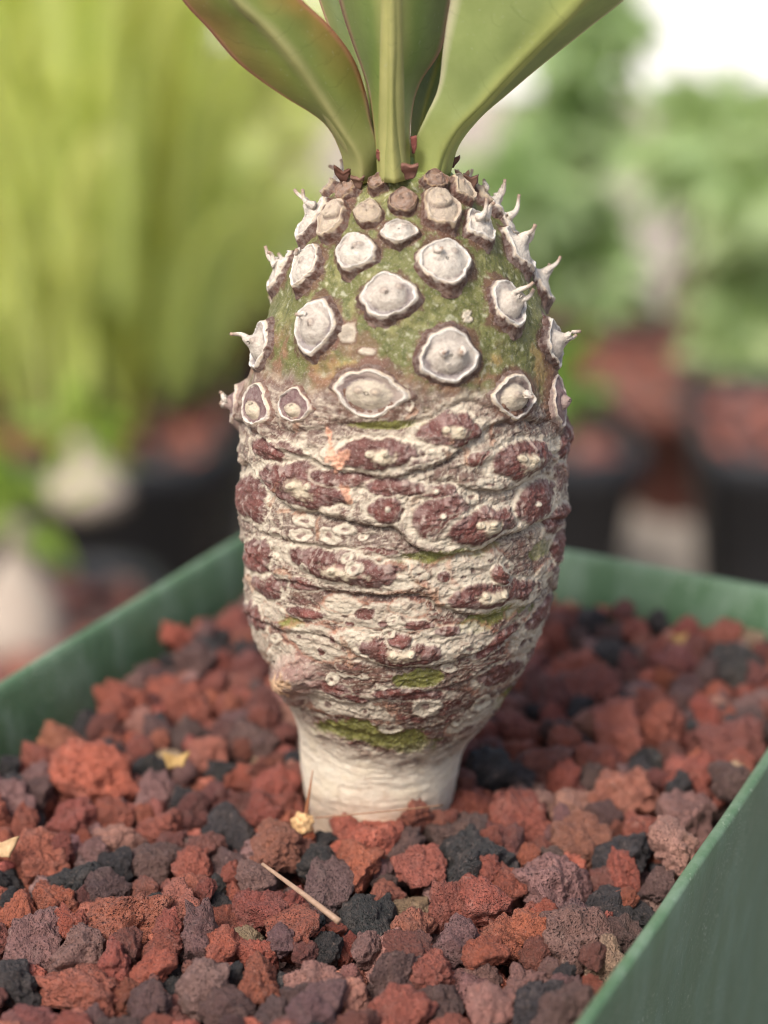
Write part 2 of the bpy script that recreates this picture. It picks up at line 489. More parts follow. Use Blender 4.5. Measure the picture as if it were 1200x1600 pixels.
def hit(px, py):
    d = pray(px, py); d = d / np.linalg.norm(d)
    t = np.linspace(22, 36, 1400)
    P = CAM + d * t[:, None]
    X = np.interp(P[:, 2], Zs, Xs); R = np.interp(P[:, 2], Zs, Rs, right=0)
    g = np.hypot(P[:, 0] - X, P[:, 1]) - R
    k = np.argmax(g < 0) if (g < 0).any() else np.argmin(g)
    p = P[k]; X = np.interp(p[2], Zs, Xs)
    phi = math.atan2(p[0] - X, -p[1])
    return phi, min(p[2], ztop)
def frame(phi, z):
    P = body_point(np.array(phi), np.array(z))
    R = np.interp(z, Zs, Rs)
    e = 0.05
    dR = (np.interp(z + e, Zs, Rs) - np.interp(z - e, Zs, Rs)) / (2 * e); dX = (np.interp(z + e, Zs, Xs) - np.interp(z - e, Zs, Xs)) / (2 * e)
    rad = np.array([math.sin(phi), -math.cos(phi), 0.0])
    side = np.array([math.cos(phi), math.sin(phi), 0.0])
    up = np.array([dX, 0, 1.0]) + rad * dR; up /= np.linalg.norm(up)
    N = np.cross(side, up); N = N if N @ rad > 0 else -N
    return P, N / np.linalg.norm(N), up, side

# upper tubercles: px, py, width, height, kind, spines [(across, up, length, bend)], tilt
TUB = [
 (496, 350, 58, 78, 'white', [(-.30, .35, .40), (.25, .42, .34)]),
 (529, 350, 50, 66, 'tanlobe', []),
 (580, 340, 50, 44, 'tan', [(-.3, .3, .03), (.3, .3, .03)]),
 (592, 293, 30, 28, 'brown', []),
 (630, 320, 46, 42, 'brown', [(-.3, .2, .03), (.35, .25, .04)]),
 (548, 304, 38, 40, 'brown', [(0, .3, .05)]),
 (520, 303, 26, 30, 'tan', []),
 (685, 332, 64, 70, 'tanlobe', []),
 (676, 289, 44, 36, 'brown', [(.3, .2, .04)]),
 (714, 302, 42, 50, 'tan', [(-.2, .3, .05)]),
 (746, 316, 40, 52, 'tan', [(.3, .3, .1)]),
 (624, 368, 62, 42, 'white', [(-.32, .3, .03), (.32, .3, .03)]),
 (742, 360, 62, 62, 'white', [(-.18, .3, .36), (.28, .25, .30)]),
 (772, 334, 40, 50, 'white', [(.0, .3, .36), (.2, .25, .3)]),
 (786, 360, 36, 46, 'white', [(.1, .25, .42)]),
 (438, 430, 66, 76, 'white', [(-.25, .2, .34), (.25, .35, .24)]),
 (486, 420, 64, 74, 'white', [(-.34, .32, .12), (.12, .12, .04)]),
 (560, 398, 70, 62, 'white', [(.1, .18, .02), (.32, .32, .03)]),
 (692, 413, 88, 76, 'white', [(-.28, .30, .13), (.36, .30, .08)]),
 (800, 396, 66, 80, 'white', [(-.12, .22, .40), (.28, .1, .36)]),
 (842, 446, 64, 74, 'white', [(.05, .15, .44), (.3, .1, .2)]),
 (608, 465, 92, 74, 'whitegroove', [(-.1, .1, .02), (.42, .30, .04)]),
 (788, 477, 72, 78, 'whitegroove', [(.02, .10, .46), (.30, -.1, .30)]),
 (498, 512, 80, 88, 'whitegroove', [(-.36, .22, .16), (.10, .08, .05)]),
 (416, 541, 74, 76, 'whitegroove', [(-.25, .05, .40), (.2, .15, .05)]),
 (698, 557, 98, 84, 'whitegroove', [(-.26, .10, .10), (.34, .10, .10)]),
 (855, 538, 74, 80, 'whitegroove', [(.05, .15, .36), (.3, .05, .24)]),
 (578, 614, 112, 76, 'lens', [(-.26, .10, .04), (.26, .10, .04)]),
 (798, 619, 86, 70, 'lens', [(-.2, .06, .06), (.25, .06, .10)]),
 (408, 634, 98, 66, 'purple', [(-.3, 0, .05)]),
 (466, 634, 70, 54, 'purple', [(-.3, -.15, .04)]),
 (866, 628, 62, 84, 'purplehi', [(.2, .1, .06)]),
 (377, 633, 44, 62, 'purplehi', [(-.1, .25, .14), (-.05, -.1, .10)]),
 # the same spiral carried round the far side
 (812, 350, 0, 0, None, []),
]
BACK = []
for k in range(26):
    t = k / 26
    z = 5.9 + 4.0 * ((k * 7) % 26) / 26
    phi = math.pi + (((k * 2.399963) + math.pi) % (2 * math.pi) - math.pi) * 0.34
    BACK.append((phi, z))
TUBF = []
for px, py, w, h, kind, sp in TUB:
    if kind is None: continue
    phi, z = hit(px, py)
    P, N, up, side = frame(phi, z)
    _, _, dep = project(P[None])
    TUBF.append(dict(phi=phi, z=z, w=.97 * w * dep[0] / FPX, h=1.0 * h * dep[0] / FPX, kind=kind, sp=sp))
for phi, z in BACK:
    TUBF.append(dict(phi=phi, z=z, w=0.75, h=0.72, kind='white' if z > 7 else 'whitegroove', sp=[(-.2, .2, .36), (.25, .2, .30)]))

# ---- the stem mesh
phis = np.concatenate([np.linspace(-math.pi * 0.56, math.pi * 0.56, 480), np.linspace(math.pi * 0.56, math.pi * 1.44, 90)[1:-1]])
NP = len(phis)
PH, KZ = np.meshgrid(phis, np.arange(NZ))
phv = PH.ravel(); kz = KZ.ravel()
Rv, Xv, Zv = Rs[kz], Xs[kz], Zs[kz]
base = np.stack([Xv + Rv * np.sin(phv), -Rv * np.cos(phv), Zv], 1)
dRs = np.gradient(Rs, ps); dZs = np.gradient(Zs, ps); dXs = np.gradient(Xs, ps)
rad = np.stack([np.sin(phv), -np.cos(phv), 0 * phv], 1)
tang = np.stack([dXs[kz], 0 * phv, dZs[kz]], 1) + rad * dRs[kz][:, None]
side = np.stack([np.cos(phv), np.sin(phv), 0 * phv], 1)
nor = np.cross(side, tang); nor /= np.linalg.norm(nor, axis=1)[:, None] + 1e-9
nor *= np.sign((nor * rad).sum(1) + 1e-6)[:, None]
# photograph coordinates of the front; the far side carries the same marks folded over
phw = (phv + math.pi) % (2 * math.pi) - math.pi
phf = np.where(np.abs(phw) > math.pi / 2, np.sign(phw) * math.pi - phw, phw)
U, V, _ = project(np.stack([Xv + Rv * np.sin(phf), -Rv * np.cos(phf), Zv], 1))
del phw
wob1 = fbm(base * 1.6 + 5, 3); wob2 = fbm(base * 1.6 + 31, 3)
fine = fbm(base * 5.5, 4, 0.6); fine2 = fbm(base * 11 + 7, 3, 0.6)
Uw = U + wob1 * 11 + fine * 4; Vw = V + wob2 * 8 + fine2 * 3
# stretched noise follows the bands round the stem
band = fbm(np.c_[phv * 1.5, phv * 0 + 3, Zv * 4.5 + 0.5 * wob1], 4, 0.6)
band2 = fbm(np.c_[phv * 3.0, phv * 0 + 8, Zv * 9 + 0.7 * wob2], 4, 0.6)
stri = noise(np.c_[phv * 24 + wob1 * 2.5, phv * 0 + 2, Zv * 2.5]) + 0.6 * noise(np.c_[phv * 46, phv * 0 + 5, Zv * 4])
blot = fbm(base * 2.3 + 50, 4, 0.6)

GREEN = np.array(lin(94, 94, 52)); GREEN2 = np.array(lin(122, 119, 74)); PALE = np.array(lin(200, 196, 172))
MAR = np.array(lin(92, 54, 48)); MAR2 = np.array(lin(70, 40, 38)); CREAM = np.array(lin(186, 173, 152)); GREY = np.array(lin(112, 94, 83))
BROWN = np.array(lin(86, 61, 51)); DARK = np.array(lin(58, 40, 36)); ORANGE = np.array(lin(196, 144, 116)); OLIVE = np.array(lin(104, 102, 50))
TAN = np.array(lin(188, 174, 148)); NECK = np.array(lin(206, 192, 170))
def lay(col, mask, c):
    m_ = np.clip(mask, 0, 1)[:, None]; return col * (1 - m_) + np.asarray(c) * m_
n_ = len(phv); col = np.zeros((n_, 3)); hgt = np.zeros(n_)
# upper green skin
g = np.repeat(GREEN[None], n_, 0)
g = lay(g, sm(0.0, 0.7, blot), GREEN2)
fleck = noise(np.c_[phv * 13 + wob1 * 3, phv * 0, Zv * 13 + phv * 9 + wob2 * 2]) + 0.6 * fine2
g = lay(g, sm(0.30, 0.85, fleck) * 0.38, PALE)
g = lay(g, sm(0.15, 0.6, -fleck + 0.4 * fine) * 0.55, np.array(lin(66, 72, 36)))
g = lay(g, sm(0.3, 0.6, blot + 0.2 * fine - sm(560, 470, V)) * 0.6, np.array(lin(150, 122, 72)))
# middle bark
b = np.repeat(GREY[None], n_, 0)
b = lay(b, sm(-0.05, 0.5, band2 + 0.35 * fine) * .7, BROWN * 1.2)
b = lay(b, sm(0.10, 0.5, -band + 0.25 * blot + 0.3 * fine2) * .5, CREAM)
b = lay(b, sm(0.12, 0.45, stri + 0.25 * fine2) * (0.62 * sm(655, 700, V) * sm(860, 780, V) + 0.22), CREAM)
b = lay(b, sm(0.25, 0.6, -stri + 0.3 * fine) * 0.4, MAR)
# lower bark
c_ = np.repeat(BROWN[None] * 1.25, n_, 0)
c_ = lay(c_, sm(-0.15, 0.2, band + 0.3 * fine), MAR)
c_ = lay(c_, sm(-0.2, 0.4, band2 + 0.35 * fine2) * .8, GREY * .85)
c_ = lay(c_, sm(0.52, 0.7, -band + 0.3 * blot + 0.25 * fine) * .85, CREAM)
tB = sm(585, 660, V + 48 * wob1 + 16 * fine + 40 * sm(560, 400, U) + 10 * sm(760, 860, U)); tC = sm(830, 900, V + 25 * wob2)
col = lay(g, tB, 0)
col = g * (1 - tB)[:, None] + b * tB[:, None]
col = col * (1 - tC)[:, None] + c_ * tC[:, None]
# brown wash at the join of the green and the bark
wash = np.exp(-((V + 55 * wob1 + 14 * fine + 40 * sm(560, 400, U) - 605) / 36) ** 2) * sm(-0.2, 0.4, blot + 0.15)
col = lay(col, wash * 0.8, np.array(lin(122, 84, 66)))

class Spot:
    """an ellipse on the skin, worked on its own vertices only"""
    def __init__(self, cx_, cy_, rx, ry, rot, wob=0.10, reach=1.9):
        R = max(rx, ry) * reach + 25
        self.i = i = np.nonzero((np.abs(U - cx_) < R) & (np.abs(V - cy_) < R))[0]
        a = math.radians(rot); k = min(1.0, min(rx, ry) / 16)
        du = U[i] + (Uw[i] - U[i]) * k - cx_; dv = V[i] + (Vw[i] - V[i]) * k - cy_
        x = du * math.cos(a) + dv * math.sin(a); y = -du * math.sin(a) + dv * math.cos(a)
        self.d = np.sqrt((x / rx) ** 2 + (y / ry) ** 2) + wob * fine[i]
    def paint(self, mask, c):
        m_ = np.clip(mask, 0, 1)[:, None]; col[self.i] = col[self.i] * (1 - m_) + np.asarray(c) * m_
    def raise_(self, h): hgt[self.i] += h
    def var(self, k): return 1 + k * fine[self.i][:, None]
wr = noise(np.c_[phv * 3.2 + wob1 * .8, phv * 0 + 4, Zv * 11 + wob2 * 1.6]); wr2 = noise(np.c_[phv * 5 + wob2, phv * 0 + 9, Zv * 17 + wob1 * 1.5])
zone = sm(600, 660, V)
col = lay(col, sm(.10, .015, np.abs(wr)) * zone * .75, DARK * 1.3)
col = lay(col, sm(.09, .01, np.abs(wr2)) * zone * .55, CREAM * 1.05)
hgt -= .018 * sm(.12, 0, np.abs(wr)) * zone
# ridges: each band bulges down to a sharp crease
CREASE = [
 ([(430, 668), (480, 672), (550, 657), (610, 665), (680, 650), (740, 628), (775, 640)], .07, 38),
 ([(385, 660), (420, 690), (470, 712), (545, 735), (610, 749), (650, 741), (700, 716), (757, 674), (800, 655), (850, 660)], .13, 46),
 ([(690, 748), (760, 768), (820, 752), (862, 712), (885, 690)], .09, 42),
 ([(372, 720), (410, 748), (445, 788), (495, 803), (565, 818), (610, 828), (640, 846), (680, 864), (730, 864), (780, 843), (830, 822), (870, 806), (888, 800)], .16, 60),
 ([(370, 790), (395, 820), (430, 838), (470, 850), (540, 852)], .08, 34),
 ([(385, 850), (430, 900), (470, 912), (530, 926), (600, 932), (660, 934), (720, 962), (780, 964), (830, 935), (868, 880)], .11, 46),
 ([(395, 960), (440, 985), (500, 992), (560, 1030), (620, 1044), (690, 1040), (760, 1010), (820, 975), (860, 920)], .09, 44),
 ([(420, 1020), (470, 1080), (540, 1100), (600, 1090), (700, 1075), (770, 1050), (820, 1010)], .06, 36),
 ([(450, 1085), (520, 1140), (610, 1150), (700, 1130), (770, 1090)], .04, 30),
]
for pts, A, dec in CREASE:
    q = spline(np.array(pts, float), 40)
    uu = Uw; yy = np.interp(uu, q[:, 0], q[:, 1]); ins = sm(q[0, 0] - 20, q[0, 0] + 25, uu) * sm(q[-1, 0] + 20, q[-1, 0] - 25, uu)
    if q[0, 0] < 400: ins = np.maximum(ins, (uu < 420).astype(float))
    if q[-1, 0] > 850: ins = np.maximum(ins * 0 + sm(q[0, 0] - 20, q[0, 0] + 25, uu), 0) if q[0, 0] >= 400 else np.ones(n_)
    d = yy - (V + wob2 * 5 + fine2 * 2)       # > 0 above the crease
    up_ = np.where(d > 0, np.exp(-np.maximum(d, 0) / dec), 0) * sm(-2, 9, d)
    dn = np.where(d <= 0, np.exp(np.minimum(d, 0) / 14), 0)
    A *= .46; hgt += ins * (A * up_ - 0.30 * A * dn)
    cr = np.exp(-((d + 2) / 4.5) ** 2) * ins * min(1, A / 0.08)
    col = lay(col, cr * 0.75, DARK)
    hgt -= 0.05 * cr
    und = np.exp(-((d + 14) / 10) ** 2) * ins
    col = lay(col, und * sm(-0.1, 0.3, fine + band2) * 0.45, BROWN)
    ed = np.exp(-((d - 9) / 5) ** 2) * ins
    col = lay(col, ed * sm(-0.1, 0.4, fine2 + 0.3 * wob1) * 0.45, CREAM)

OLIVES = [(695, 866, 82, 11, -8), (845, 858, 22, 11, -35), (765, 966, 64, 13, -18), (655, 1060, 44, 13, -6), (585, 1150, 98, 18, 8), (457, 972, 19, 9, 8), (870, 1010, 20, 50, 25),
          (800, 1085, 34, 10, -42), (610, 662, 60, 7, 0), (560, 600, 24, 12, 20)]
CREAMS = [(580, 963, 88, 20, 6), (700, 902, 40, 28, -20), (745, 888, 46, 28, -10), (640, 892, 20, 15, 0), (498, 1003, 52, 24, 22), (690, 1002, 78, 24, -8), (560, 1008, 40, 20, 15),
          (828, 990, 42, 24, -48), (790, 1050, 62, 15, -28), (545, 1102, 74, 20, 14), (742, 1118, 52, 14, -30), (828, 918, 56, 9, -55), (850, 840, 16, 34, 20),
          (640, 770, 70, 16, -3), (740, 770, 60, 22, -8), (770, 700, 52, 16, -12), (460, 700, 60, 16, 10), (540, 945, 30, 14, 10), (432, 955, 20, 12, 30), (410, 1000, 14, 30, -20),
          (640, 950, 30, 12, 0), (470, 860, 20, 10, 10), (590, 905, 60, 14, 8), (620, 690, 20, 6, 0), (402, 925, 8, 60, -8), (440, 1020, 22, 18, 30)]
MAROON = [(448, 703, 30, 13, 18, .05, 0), (640, 722, 30, 10, -6, .03, 0), (752, 712, 26, 11, -16, .04, 0), (538, 775, 22, 12, 6, .03, 0), (470, 912, 30, 10, 12, .03, 0), (700, 985, 22, 8, -6, .02, 0), (480, 955, 30, 9, 10, .03, 0), (870, 745, 12, 20, 20, .04, 0), (590, 860, 30, 7, 4, .01, 0), (655, 975, 20, 8, 0, .02, 0), (520, 1075, 46, 10, 20, .02, 0), (640, 1085, 60, 9, 2, .01, 0), (860, 890, 9, 22, 30, .03, 0),
          (702, 673, 52, 24, -8, .09, 1), (592, 708, 60, 24, 3, .11, 1), (812, 715, 46, 26, -20, .10, 1), (478, 757, 62, 32, 14, .08, 1), (395, 778, 20, 34, -18, .05, 0),
          (606, 793, 27, 21, 0, .05, 2), (690, 803, 46, 32, -20, .09, 2), (752, 818, 52, 23, -16, .09, 1), (832, 785, 25, 34, 28, .06, 2), (868, 808, 13, 28, 20, .06, 0),
          (545, 885, 86, 25, 11, .09, 1), (765, 926, 64, 22, -12, .08, 1), (777, 894, 15, 13, 0, .09, 0), (630, 1016, 68, 19, 4, .07, 1), (627, 995, 18, 11, 0, .07, 0),
          (424, 916, 24, 20, 20, .06, 0), (405, 868, 22, 26, 12, .05, 0), (880, 690, 12, 30, 8, .07, 0), (420, 700, 30, 14, 22, .04, 0), (545, 745, 46, 12, 8, .03, 0),
          (680, 765, 34, 9, -2, .03, 2), (868, 850, 8, 26, 8, .05, 0), (615, 760, 46, 12, 2, .03, 0), (400, 960, 12, 22, -12, .05, 0), (843, 960, 12, 34, 35, .03, 0),
          (775, 1000, 40, 9, -42, .02, 0), (835, 1020, 18, 10, -40, .02, 0), (690, 900, 10, 8, 0, .02, 0), (575, 958, 16, 9, 0, .0, 0), (548, 975, 7, 5, 0, .0, 0), (600, 975, 8, 5, 0, 0, 0),
          (520, 1000, 5, 8, 0, 0, 0), (500, 1018, 5, 6, 0, 0, 0), (780, 1052, 40, 14, -28, .02, 0), (460, 1095, 14, 9, 10, .03, 0), (560, 1090, 20, 6, 12, 0, 0), (740, 1142, 26, 10, -20, .02, 0)]
RINGS = [(476, 812, 20, 10, 18), (470, 836, 18, 12, 10), (519, 834, 20, 11, 10), (540, 826, 16, 8, 5), (431, 832, 11, 9, 30), (567, 838, 9, 5, 0), (666, 1105, 27, 13, -4), (752, 1097, 18, 11, -40),
         (716, 1126, 13, 7, -25), (609, 1138, 20, 7, 4), (703, 800, 0, 0, 0), (736, 777, 14, 12, 0), (790, 880, 12, 11, 0), (548, 868, 11, 8, 0), (560, 880, 14, 10, 0), (655, 898, 13, 11, 0), (480, 886, 9, 9, 0),
         (610, 987, 10, 6, 0), (430, 998, 11, 9, 30), (735, 1010, 16, 8, -20), (765, 756, 22, 9, 10), (545, 520, 15, 18, 35), (572, 549, 13, 7, 5), (728, 492, 9, 5, -30), (730, 501, 8, 5, -10), (640, 632, 8, 10, 0), (620, 970, 14, 8, 0),
         (700, 1045, 12, 6, 0), (520, 1060, 12, 8, 20), (850, 905, 8, 14, 25)]
for e in OLIVES:
    p_ = Spot(*e, wob=0.25); p_.paint(sm(1.08, 0.9, p_.d) * 0.95, OLIVE * p_.var(.35)); p_.raise_(-0.02 * sm(1.1, 0.8, p_.d))
for e in CREAMS:
    p_ = Spot(*e, wob=0.16); d = p_.d; low = e[1] > 860
    if low: p_.paint(np.exp(-((d - 1.08) / 0.09) ** 2) * 0.5, ORANGE * 0.7)
    p_.paint(sm(1.08, 0.88, d) * (0.8 if low else 0.3) * (1 - .7 * sm(.07, .01, np.abs(wr2[p_.i]))) * (.72 + .28 * sm(-.3, .2, fine2[p_.i] + band2[p_.i])), CREAM * p_.var(.16)); p_.raise_(0.012 * sm(1.1, 0.8, d))
    if e[2] > 30 and low:
        for q in range(3):
            ox, oy = rng.uniform(-.6, .6, 2)
            t_ = Spot(e[0] + ox * e[2], e[1] + oy * e[3], rng.uniform(3, 7), rng.uniform(2.5, 4.5), e[4], 0.3)
            t_.paint(sm(1.2, 0.8, t_.d) * 0.8, MAR2); t_.raise_(-0.012 * sm(1.2, .5, t_.d))
for mx, my, rx, ry, rot, A, spot in MAROON:
    p_ = Spot(mx, my, rx, ry, rot, 0.16); d = p_.d; i = p_.i
    p_.paint(np.exp(-((d - 1.17) / 0.12) ** 2) * (.95 if A > .04 else .6), CREAM * 1.03)
    if A > .045:
        rip = sm(.2, .9, np.cos(2 * math.pi * (d - 1.17) / .19 + 1.5 * fine[i])) * sm(2.0, 1.3, d) * sm(1.2, 1.3, d)
        p_.paint(rip * .55, CREAM); p_.raise_(.010 * rip)
    mm = MAR * p_.var(.30) * (1 + 0.25 * sm(0, .5, blot[i])[:, None] * np.array([1.2, .7, .6]))
    p_.paint(sm(1.06, 0.94, d) * 0.95, mm)
    bl = sm(-.15, .55, fine2[i] * .8 + 0.5 * fine[i] + .9 * (d - .75) + .5 * wob2[i])
    p_.paint(sm(1.06, 0.94, d) * bl * 0.62, np.array(lin(146, 122, 114)))
    p_.paint(sm(1.06, 0.94, d) * sm(.3, .7, stri[i] + .4 * fine2[i] + .6 * (d - .7)) * .5, np.array(lin(182, 164, 150)))
    p_.paint(sm(.55, 1.0, d) * sm(1.06, 1.0, d) * .35, MAR2 * .7)
    if A: p_.raise_(1.25 * A * (sm(1.2, 0.30, d) * 0.75 + 0.25 * sm(1.1, 0.9, d)))
    if spot == 1:
        t_ = Spot(mx + rng.uniform(-.1, .15) * rx, my + 0.15 * ry, rx * 0.34, ry * 0.46, rot, 0.25)
        t_.paint(np.exp(-((t_.d - 1.25) / 0.14) ** 2) * 0.5, MAR2 * 0.6)
        t_.paint(sm(1.3, 0.5, t_.d + .5 * fine2[t_.i]) * 0.85, TAN * t_.var(.3)); t_.raise_(0.03 * sm(1.2, 0.6, t_.d))
        for sgn in (-1, 1):
            t_ = Spot(mx + sgn * rx * 0.2, my - 0.05 * ry, 6.5, 6, 0, 0.1)
            t_.paint(sm(1.1, 0.7, t_.d), TAN * .95); t_.raise_(0.045 * sm(1.2, 0.4, t_.d)); t_.paint(sm(.45, .2, t_.d) * .6, BROWN)
    if spot == 2:
        t_ = Spot(mx, my, 4.5, 4.5, 0, 0.1); t_.paint(sm(1.2, 0.7, t_.d), CREAM); t_.raise_(0.03 * sm(1.3, .4, t_.d))
for e in RINGS:
    if e[2] == 0: continue
    p_ = Spot(*e, wob=0.12); d = p_.d
    p_.paint(np.exp(-((d - 1.12) / 0.1) ** 2) * 0.7, BROWN * 0.8)
    p_.paint(sm(1.05, 0.88, d) * .9, CREAM * .92 * p_.var(.2)); p_.raise_(0.012 * np.exp(-((d - .8) / 0.25) ** 2))
    p_.paint(sm(0.42, 0.22, d) * 0.75, MAR2 * 1.6)
# peeling orange cracks
for pts, w, s_ in [([(508, 672), (520, 700), (535, 722)], 6, .9), ([(520, 716), (545, 706), (532, 726)], 6, .8), ([(540, 755), (546, 780)], 7, .95), ([(462, 640), (466, 672)], 3, .7), ([(698, 690), (696, 712)], 3.5, .8),
                   ([(776, 662), (772, 690)], 3, .8), ([(728, 700), (724, 720)], 3.5, .8), ([(815, 645), (818, 668)], 2.5, .8), ([(862, 715), (876, 742)], 4, .8), ([(498, 812), (500, 842)], 5, .7),
                   ([(440, 800), (470, 798)], 3, .8), ([(395, 905), (402, 925)], 5, .8), ([(640, 885), (655, 915)], 3, .7), ([(650, 910), (690, 945)], 4, .8), ([(672, 915), (688, 950)], 4, .7),
                   ([(650, 775), (645, 800)], 4, .6), ([(588, 925), (660, 930)], 3, .7), ([(535, 1000), (548, 1040)], 4, .8), ([(440, 890), (455, 900)], 4, .8), ([(650, 640), (640, 650)], 5, .8), ([(655, 905), (590, 870)], 2, .6),
                   ([(600, 1085), (612, 1120)], 3, .6), ([(445, 750), (420, 790)], 3, .6), ([(870, 930), (868, 950)], 4, .6)]:
    q = np.array(pts, float); best = np.full(n_, 1e9)
    for a, b2 in zip(q[:-1], q[1:]):
        ab = b2 - a; t = np.clip(((Uw - a[0]) * ab[0] + (Vw - a[1]) * ab[1]) / (ab @ ab), 0, 1)
        best = np.minimum(best, np.hypot(Uw - a[0] - t * ab[0], Vw - a[1] - t * ab[1]))
    best = best + 4 * fine
    hot = w >= 6
    col = lay(col, sm(w * 1.1, w * 0.4, best) * s_ * (.85 if hot else .75), (ORANGE if hot else np.array(lin(150, 112, 88))) * (1 + 0.3 * fine2[:, None])); hgt += 0.02 * sm(w * 1.3, w * .5, best) - 0.02 * sm(w * .5, 0, best)
# nub low on the side
p_ = Spot(462, 1058, 34, 34, 0, 0.1); p_.raise_(0.24 * sm(1.3, 0.05, p_.d)); p_.paint(sm(1.4, .8, p_.d) * .6, np.array(lin(150, 122, 110)))
p_ = Spot(450, 1062, 15, 17, 0, 0.3); p_.paint(sm(1.2, .7, p_.d) * .8, np.array(lin(204, 166, 128)))
# brown margins on the skin round the raised tubercles
for T in TUBF:
    i = np.nonzero(np.abs(Zv - T['z']) < 1.0)[0]
    dphi = (phv[i] - T['phi'] + math.pi) % (2 * math.pi) - math.pi
    ds = dphi * np.interp(T['z'], Zs, Rs); dz = (Zv[i] - T['z']) / max(0.5, abs(frame(T['phi'], T['z'])[2][2]))
    d = np.sqrt((ds / (T['w'] * .5)) ** 2 + (dz / (T['h'] * .5)) ** 2) + 0.14 * fine[i]
    m_ = (sm(1.34, 1.12, d + 0.35 * wob1[i] + .15 * fine2[i]) * 0.85)[:, None]
    if T['kind'] != 'purple': col[i] = col[i] * (1 - m_) + m_ * np.array(lin(88, 60, 47)) * (1 + .4 * fine[i][:, None])
    hgt[i] += 0.05 * sm(1.7, 0.9, d)
# dark bare patch beside the third row, pale scars, and the crown tissue
p_ = Spot(548, 530, 52, 26, 40, 0.3); p_.paint(sm(1.2, .8, p_.d) * .55, np.array(lin(112, 78, 66)))
for e in ((545, 520, 14, 17, 35), (572, 549, 12, 6, 5), (728, 492, 9, 5, -30), (730, 501, 8, 5, -10)):
    p_ = Spot(*e, wob=.1); p_.paint(sm(1.1, .7, p_.d) * .85, CREAM * .85 * p_.var(.3)); p_.raise_(.02 * sm(1.3, .6, p_.d))
crown = sm(296, 270, V + 10 * wob1); col = lay(col, crown * .85, np.array(lin(128, 142, 74)) * (1 + .2 * fine[:, None]))
# pale neck
edge = np.interp(U, [460, 500, 560, 610, 660, 710, 750], [1112, 1142, 1176, 1192, 1184, 1160, 1128])
nk = sm(-22, 34, V - edge + 20 * wob1 + 12 * fine + 8 * band)
neckc = NECK * (1 + 0.06 * band[:, None] + 0.05 * fine[:, None])
neckc = lay(neckc, sm(0.1, .5, blot + .4 * band) * .25, np.array(lin(196, 176, 140)))
neckc = lay(neckc, sm(1215, 1290, V + 30 * wob2 + 14 * fine) * .55, np.array(lin(168, 132, 108)))
neckc = lay(neckc, sm(.35, .6, fine + .5 * band2) * .3, np.array(lin(160, 138, 116)))
col = lay(col, nk, neckc)
hgt = hgt * (1 - nk) + nk * (.012 * band + .010 * np.maximum(0, noise(np.c_[phv * 2.2, phv * 0, Zv * 9])))
hgt += (1 - nk) * ((0.022 - 0.011 * sm(850, 900, V)) * fine + 0.014 * fine2 * sm(560, 640, V) + 0.02 * band * sm(600, 700, V)) + 0.02 * wob1
hgt += (1 - nk) * 0.006 * np.maximum(stri, -.5) * sm(650, 700, V) * sm(880, 800, V)
hgt = hgt * np.clip(Rv / 0.5, 0, 1)
pos = base + nor * hgt[:, None]
col = np.clip(col, 0.015, 0.85)
faces = grid_faces(NP, NZ, True)
plant = empty('succulent_plant', (0, 0, -1.0))
tag(plant, 'knobbly swollen succulent stem with horned white tubercles and a tuft of leaves', 'plant')
P0 = np.array([0, 0, -1.0])
stem = obj('stem', make_mesh('stem', pos - P0, faces, M['skin'], col), plant)
stem['label'] = 'swollen warty stem, green above, maroon and cream bark below, pale neck'
NPd = None

# ---- raised tubercles
KC = dict(
 white=(lin(84, 57, 46), lin(218, 211, 199), lin(182, 172, 160), lin(202, 192, 176)),
 whitegroove=(lin(80, 54, 44), lin(218, 212, 200), lin(150, 140, 135), lin(194, 183, 167)),
 tan=(lin(98, 68, 56), lin(178, 162, 140), lin(158, 140, 118), lin(176, 158, 134)),
 tanlobe=(lin(98, 68, 56), lin(196, 180, 158), lin(166, 146, 126), lin(188, 170, 146)),
 brown=(lin(84, 56, 46), lin(128, 98, 80), lin(118, 88, 72), lin(140, 112, 92)),
 lens=(lin(96, 71, 59), lin(212, 203, 187), lin(130, 110, 104), lin(196, 182, 158)),
 purple=(lin(112, 80, 66), lin(216, 204, 188), lin(112, 84, 82), lin(200, 184, 156)),
 purplehi=(lin(140, 116, 104), lin(206, 192, 178), lin(116, 90, 88), lin(150, 126, 116)),
)
